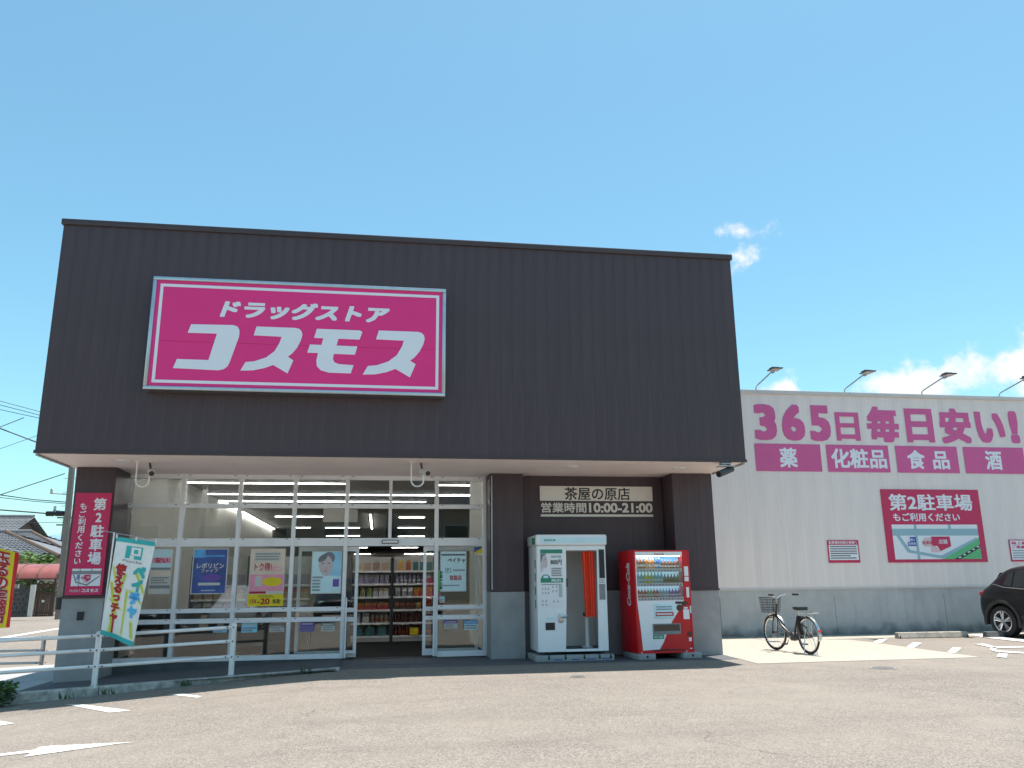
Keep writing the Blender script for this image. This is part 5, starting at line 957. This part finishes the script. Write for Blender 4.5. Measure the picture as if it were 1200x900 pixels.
# ------------------------------------------------------------------ street background on the left
YH = 43.0
def tiled_house(label, x0, x1, y0, dep, ze, zr, wallm, win, over=.5, hip=.0):
    o = thing('house', label, 'house', ((x0+x1)/2, y0, gz(x0, y0)), 0, 'tiled roof houses'); cx = (x0+x1)/2; w = (x1-x0)/2
    MB().box(-w, w, 0, dep, -.3, ze).build('wall', wallm, o)
    for sgn in (-1, 1):                                  # two roof slopes laid with courses of tile
        rf = MB(); n = 14; ya, yb2 = (-over, dep/2) if sgn < 0 else (dep+over, dep/2)
        for i in range(n):
            t0, t1 = i/n, (i+1)/n; y_0, y_1 = ya+(yb2-ya)*t0, ya+(yb2-ya)*t1; z_0, z_1 = ze+(zr-ze)*t0, ze+(zr-ze)*t1; e = hip
            xa0, xb0 = -w-over+e*t0*w, w+over-e*t0*w; xa1, xb1 = -w-over+e*t1*w, w+over-e*t1*w
            rf.add([(xa0, y_0, z_0+.06), (xb0, y_0, z_0+.06), (xb1, y_1, z_1+.0), (xa1, y_1, z_1+.0), (xa0, y_0, z_0-.02), (xb0, y_0, z_0-.02)], [(0, 1, 2, 3), (0, 4, 5, 1)])
        rr = rf.build('roof', 'tile_roof', o)
        if sgn < 0:
            rb = MB(); k = int((2*w+2*over)/.3)
            for i in range(k+1):
                f_ = -1+2*i/k; rb.rod((f_*(w+over), ya, ze+.07), (f_*(w+over)*(1-hip), yb2, zr+.02), .03, 4)
            rb.build('tile_ribs', 'tile_roof', rr)
    MB().rod((-(w+over)*(1-hip), dep/2, zr+.08), ((w+over)*(1-hip), dep/2, zr+.08), .14, 8).build('ridge', 'tile_roof', o)
    for s in (-1, 1):
        if hip: xe = s*(w+over); xr_ = xe*(1-hip); MB().add([(xe, -over, ze+.02), (xe, dep+over, ze+.02), (xr_, dep/2, zr)], [(0, 1, 2)]).build('roof', 'tile_roof', o); MB().rod((xe, -over, ze+.06), (xr_, dep/2, zr+.06), .12, 6).build('hip_ridge', 'house_wood', o)
        else: MB().add([(s*w, 0, ze), (s*w, dep, ze), (s*w, dep/2, zr-.05)], [(0, 1, 2)]).build('gable', 'house_wood', o)
    for a, c, d, e in win:
        f_ = MB().box(a, c, -.06, .0, d, e).build('window', 'alu', o); MB().box(a+.06, c-.06, -.075, -.061, d+.06, e-.06).build('pane', 'car_glass', f_)
    return o
def hip_house(label, eave_px, ridge_px, y0, wid, dep, win):
    e = at(*eave_px, Y=y0-.5); r_ = at(*ridge_px, Y=y0+dep/2); x1 = e.x-.5; x0 = x1-wid; w = wid/2; cx = (x0+x1)/2
    return tiled_house(label, x0, x1, y0, dep, e.z, r_.z, 'house_wall', win, .5, 1-(r_.x-cx)/(w+.5))
hip_house('low house with grey hipped tile roof behind the red canopy', (70, 653), (6, 624), 50, 16, 8, [(5.2, 6.0, .9, 2.3), (6.4, 7.4, .9, 2.3), (2, 3.5, .9, 2.0)])
hip_house('grey hipped tile house behind the low house, left of the utility pole', (76, 645), (37, 624), 63, 14, 8, [(3.5, 5.2, 1, 2.3)])
tiled_house('house with dark tiled gable roof rising highest at the left edge', -43, -27.6, 66, 9, 4.7, 6.75, 'house_wood', [(4.5, 6.2, 2.4, 3.6)], .6)
# red carport canopy, block wall and gate
P_ = lambda u, v, Y=YH: at(u, v, Y=Y)
cp = thing('carport', 'carport with curved dull red canopy over a wooden gate', 'carport', (P_(45, 718).x, YH, 0)); O = Vector(cp.location)
x0, x1 = P_(13, 680).x, P_(66, 680).x; zt, ze_ = 2.42, 1.72; n = 10
cvs = MB(); A = np.linspace(0, math.pi, n+1)
xm, hw = (P_(51, 680).x), 0.0
for i in range(n+1):                                      # barrel canopy running along x, its end arch towards the camera
    y = YH+1.5-1.5*math.cos(A[i]); z = ze_+(zt-ze_)*math.sin(A[i]); cvs.v += [(x0-O.x-1.5, y-O.y, z), (x1-O.x, y-O.y, z), (x0-O.x-1.5, y-O.y, z+.03), (x1-O.x, y-O.y, z+.03)]
for i in range(n): a = 4*i; cvs.f += [(a, a+1, a+5, a+4), (a+2, a+6, a+7, a+3), (a+1, a+3, a+7, a+5), (a, a+4, a+6, a+2)]
cvs.m = [0]*len(cvs.f); cvs.build('canopy', 'canopy_red', cp, smooth=True)
for k in range(5):
    x = x0-1.5+(x1-x0+1.5)*k/4; MB().tube([(x-O.x, 1.5-1.53*math.cos(a), ze_+(zt-ze_)*math.sin(a)*1.04) for a in A], .035, 6).build('rib', 'house_wood', cp)
for x in (x0-1.4, x1-.05):
    for y in (.08, 2.92): MB().box(x-O.x-.05, x-O.x+.05, y-.05, y+.05, -.1, ze_).build('post', 'house_wood', cp)
bwl = thing('block_wall', 'dark concrete block wall beside the wooden gate', 'wall', (P_(24, 718).x, YH-.4, 0)); xa, xb = P_(-10, 700, YH-.4).x-bwl.location.x, P_(35, 700, YH-.4).x-bwl.location.x
nb = 7
for j in range(7):
    for i in range(nb+(j % 2)):
        w_ = (xb-xa)/nb; a = xa+(i-.5*(j % 2))*w_; c = min(xb, a+w_-.02); a = max(xa, a)
        MB().box(a, c, -.06, .06, -.1+j*.2, .09+j*.2).build('block', 'block', bwl)
MB().box(xb+.01, xb+.2, -.1, .1, -.1, 1.45).build('gate_pillar', 'off_white', bwl)
gt = thing('wooden_gate', 'brown slatted wooden gate under the red canopy', 'gate', (P_(52, 718).x, YH-.3, 0)); ga, gc = P_(38.5, 700, YH-.3).x-gt.location.x, P_(64.5, 700, YH-.3).x-gt.location.x
for i in range(12): w_ = (gc-ga)/12; MB().box(ga+i*w_+.012, ga+(i+1)*w_-.012, -.02, .02, 0, 1.12).build('slat', 'gate_wood', gt); MB().box(ga+i*w_+.03, ga+i*w_+.05, -.012, .012, 1.12, 1.5).build('spike', 'gate_wood', gt)
for z in (.12, 1.0, 1.4): MB().box(ga, gc, .021, .05, z, z+.08).build('rail', 'gate_wood', gt)
MB().box(-.05, .06, -.045, -.021, .65, .75).build('latch_plate', 'steel', gt)
# tree behind the wall
tr = thing('tree', 'bright green bushy tree between red canopy and tiled house', 'tree', (P_(31, 670, 46.5).x, 46.8, 0))
MB().tube([(0, 0, -.1), (.05, 0, 1.2), (-.05, .05, 2.2)], [.12, .09, .05], 8).build('trunk', 'bark', tr, smooth=True)
for k in range(5): a = k*1.3; MB().rod((0, 0, 1.3+.15*k), (.8*math.cos(a), .5*math.sin(a), 2.2+.1*k), .035, 5, .012).build('limb', 'bark', tr)
cw = MB(); rr_ = random.Random(4)
for k in range(16): q = leafball(90, rr_.uniform(-.9, .8), rr_.uniform(-.6, .6), rr_.uniform(1.7, 2.95), .42, .42, .3, .11, k); cw.add(q.v, q.f, 0 if k % 3 else 1)
cw.build('crown', ['leaf_light', 'leaf'], tr)
for k in range(5):
    u = (40, 46, 52, 58, 62)[k]; o = thing('garden_shrub', f'leafy garden shrub seen above the gate, {ordn[k]} from the left', 'shrub', (P_(u, 690, 44.8+.2*k).x, 44.8+.2*k, 0), 0, 'shrubs behind the gate')
    leafball(130, 0, 0, 1.2, .35, .3, .45, .085, 30+k).build('foliage', 'leaf' if k % 2 else 'leaf_light', o); MB().rod((0, 0, -.05), (0, 0, 1.0), .03, 6).build('stem', 'bark', o)
# utility pole and wires
YU = 38.5; b0 = at(69, 722, Y=YU); b1 = at(84.5, 548, Y=YU); dirp = (b1-b0).normalized(); top = b0+dirp*10.5
up_ = thing('utility_pole', 'tall concrete utility pole rising behind the left pillar', 'pole', (b0.x, b0.y, gz(b0.x, b0.y)-.05)); O = Vector(up_.location)
MB().rod((0, 0, -.1), top-O, .15, 14, .11).build('pole', 'pole', up_, smooth=True)
for z in (3.0, 3.6, 4.2, 4.8, 5.4, 6.0, 6.6):
    p = dirp*(z/dirp.z); MB().rod(p-Vector((.3, 0, 0)), p+Vector((.3, 0, 0)), .012, 5).build('climbing_peg', 'steel', up_)
MB().rod(dirp*.45, dirp*.95, .165, 14).build('guard_band', 'black', up_, smooth=True)
MB().rod((.2, .05, 0), Vector((.2, .05, 0))+dirp*8, .035, 8).build('conduit_or_lit_strip', 'off_white', up_, smooth=True)  # off-white rod paints the pole's sunlit side; not a pipe
for z, l in ((5.3, .8), (4.55, .6), (6.7, .9)): p = dirp*(z/dirp.z); MB().rod(p, p+Vector((-l, 0, .05)), .03, 6).build('bracket', 'galv', up_); MB().lathe([(.05, 0), (.07, .05), (.05, .1), (.07, .15), (.04, .2)], p+Vector((-l+.05, 0, .05)), 8).build('insulator', 'off_white', up_)
def wire(label, pts, r=.022, Y=YU): 
    P = [at(u, v, Y=Y) for u, v in pts]; o = thing('overhead_wire', label, 'wire', P[0], 0, 'overhead wires'); MB().tube([p-P[0] for p in P], r*.6, 5).build('cable', 'wire', o)
    return o, P
wire('topmost of three parallel wires left of the dark fascia', [(-60, 456), (0, 470), (60, 486)]); wire('middle of three parallel wires left of the dark fascia', [(-60, 462), (0, 474.5), (60, 490)]); wire('lowest of three parallel wires left of the dark fascia', [(-60, 470), (0, 480), (60, 493)])
wire('thin wire rising to the right below the three parallel wires', [(-60, 524), (0, 500.5), (28, 489.5)], .03); wire('thick wire descending to the right behind the soffit corner', [(-60, 484), (0, 502), (50, 521)], .045); wire('faint wire rising towards the fascia corner', [(-60, 545), (0, 526), (45, 510)], .018)
wire('wire rising to the pole below the soffit', [(-60, 598), (0, 580), (76, 555)], .035); wire('upper slightly sagging wire meeting the pole', [(-60, 572), (0, 580), (40, 585.5), (78, 588.5)], .035); wire('lower wire of the pair meeting the pole', [(-60, 578), (0, 583), (40, 587.5), (78, 590.5)], .025)
o, P = wire('wire with two black joint boxes left of the pole', [(-60, 596), (0, 597.5), (40, 600.5), (58, 602), (78, 601)], .05)
for u in (59, 70): p = at(u, 602, Y=YU-.05)-P[0]; MB().rod(p-Vector((.16, 0, 0)), p+Vector((.16, 0, 0)), .11, 8).build('joint_box', 'black', o, smooth=True)
wire('faint low wire above the tiled roofs', [(-60, 612), (0, 613), (78, 612)], .018)
ol = thing('distant_pole', 'thin distant pole right of the mountain beside the utility pole', 'pole', at(72, 640, Y=75)-Vector((0, 0, 4.5))); MB().rod((0, 0, 0), (0, 0, 7), .12, 8).build('pole', 'pole', ol)
for z in (6.2, 6.8): MB().box(-.6, .6, -.05, .05, z, z+.12).build('cross_arm', 'pole', ol)
# far hills and road line
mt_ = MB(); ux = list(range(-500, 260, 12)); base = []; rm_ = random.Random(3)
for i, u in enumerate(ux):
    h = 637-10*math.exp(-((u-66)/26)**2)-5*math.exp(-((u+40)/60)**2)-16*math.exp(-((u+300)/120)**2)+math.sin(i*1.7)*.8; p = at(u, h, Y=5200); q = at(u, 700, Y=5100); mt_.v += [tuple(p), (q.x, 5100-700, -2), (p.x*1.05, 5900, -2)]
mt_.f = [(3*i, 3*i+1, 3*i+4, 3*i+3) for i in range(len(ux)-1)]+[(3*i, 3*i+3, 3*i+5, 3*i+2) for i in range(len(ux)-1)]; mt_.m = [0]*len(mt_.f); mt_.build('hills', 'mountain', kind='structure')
tag(flat_px('street_line', 'paint_white', [(-20, 750.2), (72, 735.6), (72, 737.0), (-20, 752.5)], .008, kind=None), 'long white edge line painted on the street at left', 'road marking')
# ------------------------------------------------------------------ across the lot: mirrored cars and an added building that tints the reflections
mat('car_white', (.72, .73, .74), .25, .03, 3, coat=1.0); mat('car_red', (.30, .015, .018), .25, .05, 3, coat=1.0)
for x, y, rz, m_, lb in ((-1.6, -2.2, 88, 'car_paint', 'dark car mirrored in the glass below the face poster'), (-5.2, -2.6, 92, 'car_white', 'white car mirrored in the glass beside the coupon poster'), (-8.6, -2.4, 90, 'car_paint', 'black car mirrored in the panes behind the railing'), (1.7, -3.0, 91, 'car_red', 'red car mirrored in the low panes near the doors')):
    c_ = copy_tree(car); c_.location = (x, y-3.5, gz(x, y)+.004); c_.rotation_euler.z = math.radians(rz); c_['label'] = lb; c_['group'] = 'cars parked across the lot'
    for ch in c_.children:
        if ch.name.startswith('body'): ch.data = ch.data.copy(); ch.data.materials[0] = MATS[m_]
car['group'] = 'parked cars'
ob = tiled_house('added unseen beige building giving the upper panes a pale reflection', -17, 17, 0, 9, 6.2, 8.2, 'house_wall', [(x, x+1.7, z, z+1.3) for x in range(-15, 15, 4) for z in (1.0, 3.9)]); ob.location = (-5, -26, 0); ob.rotation_euler.z = math.pi  # unseen building, added and widened to turn the pane reflections beige
car.scale = (1, 1, .965)
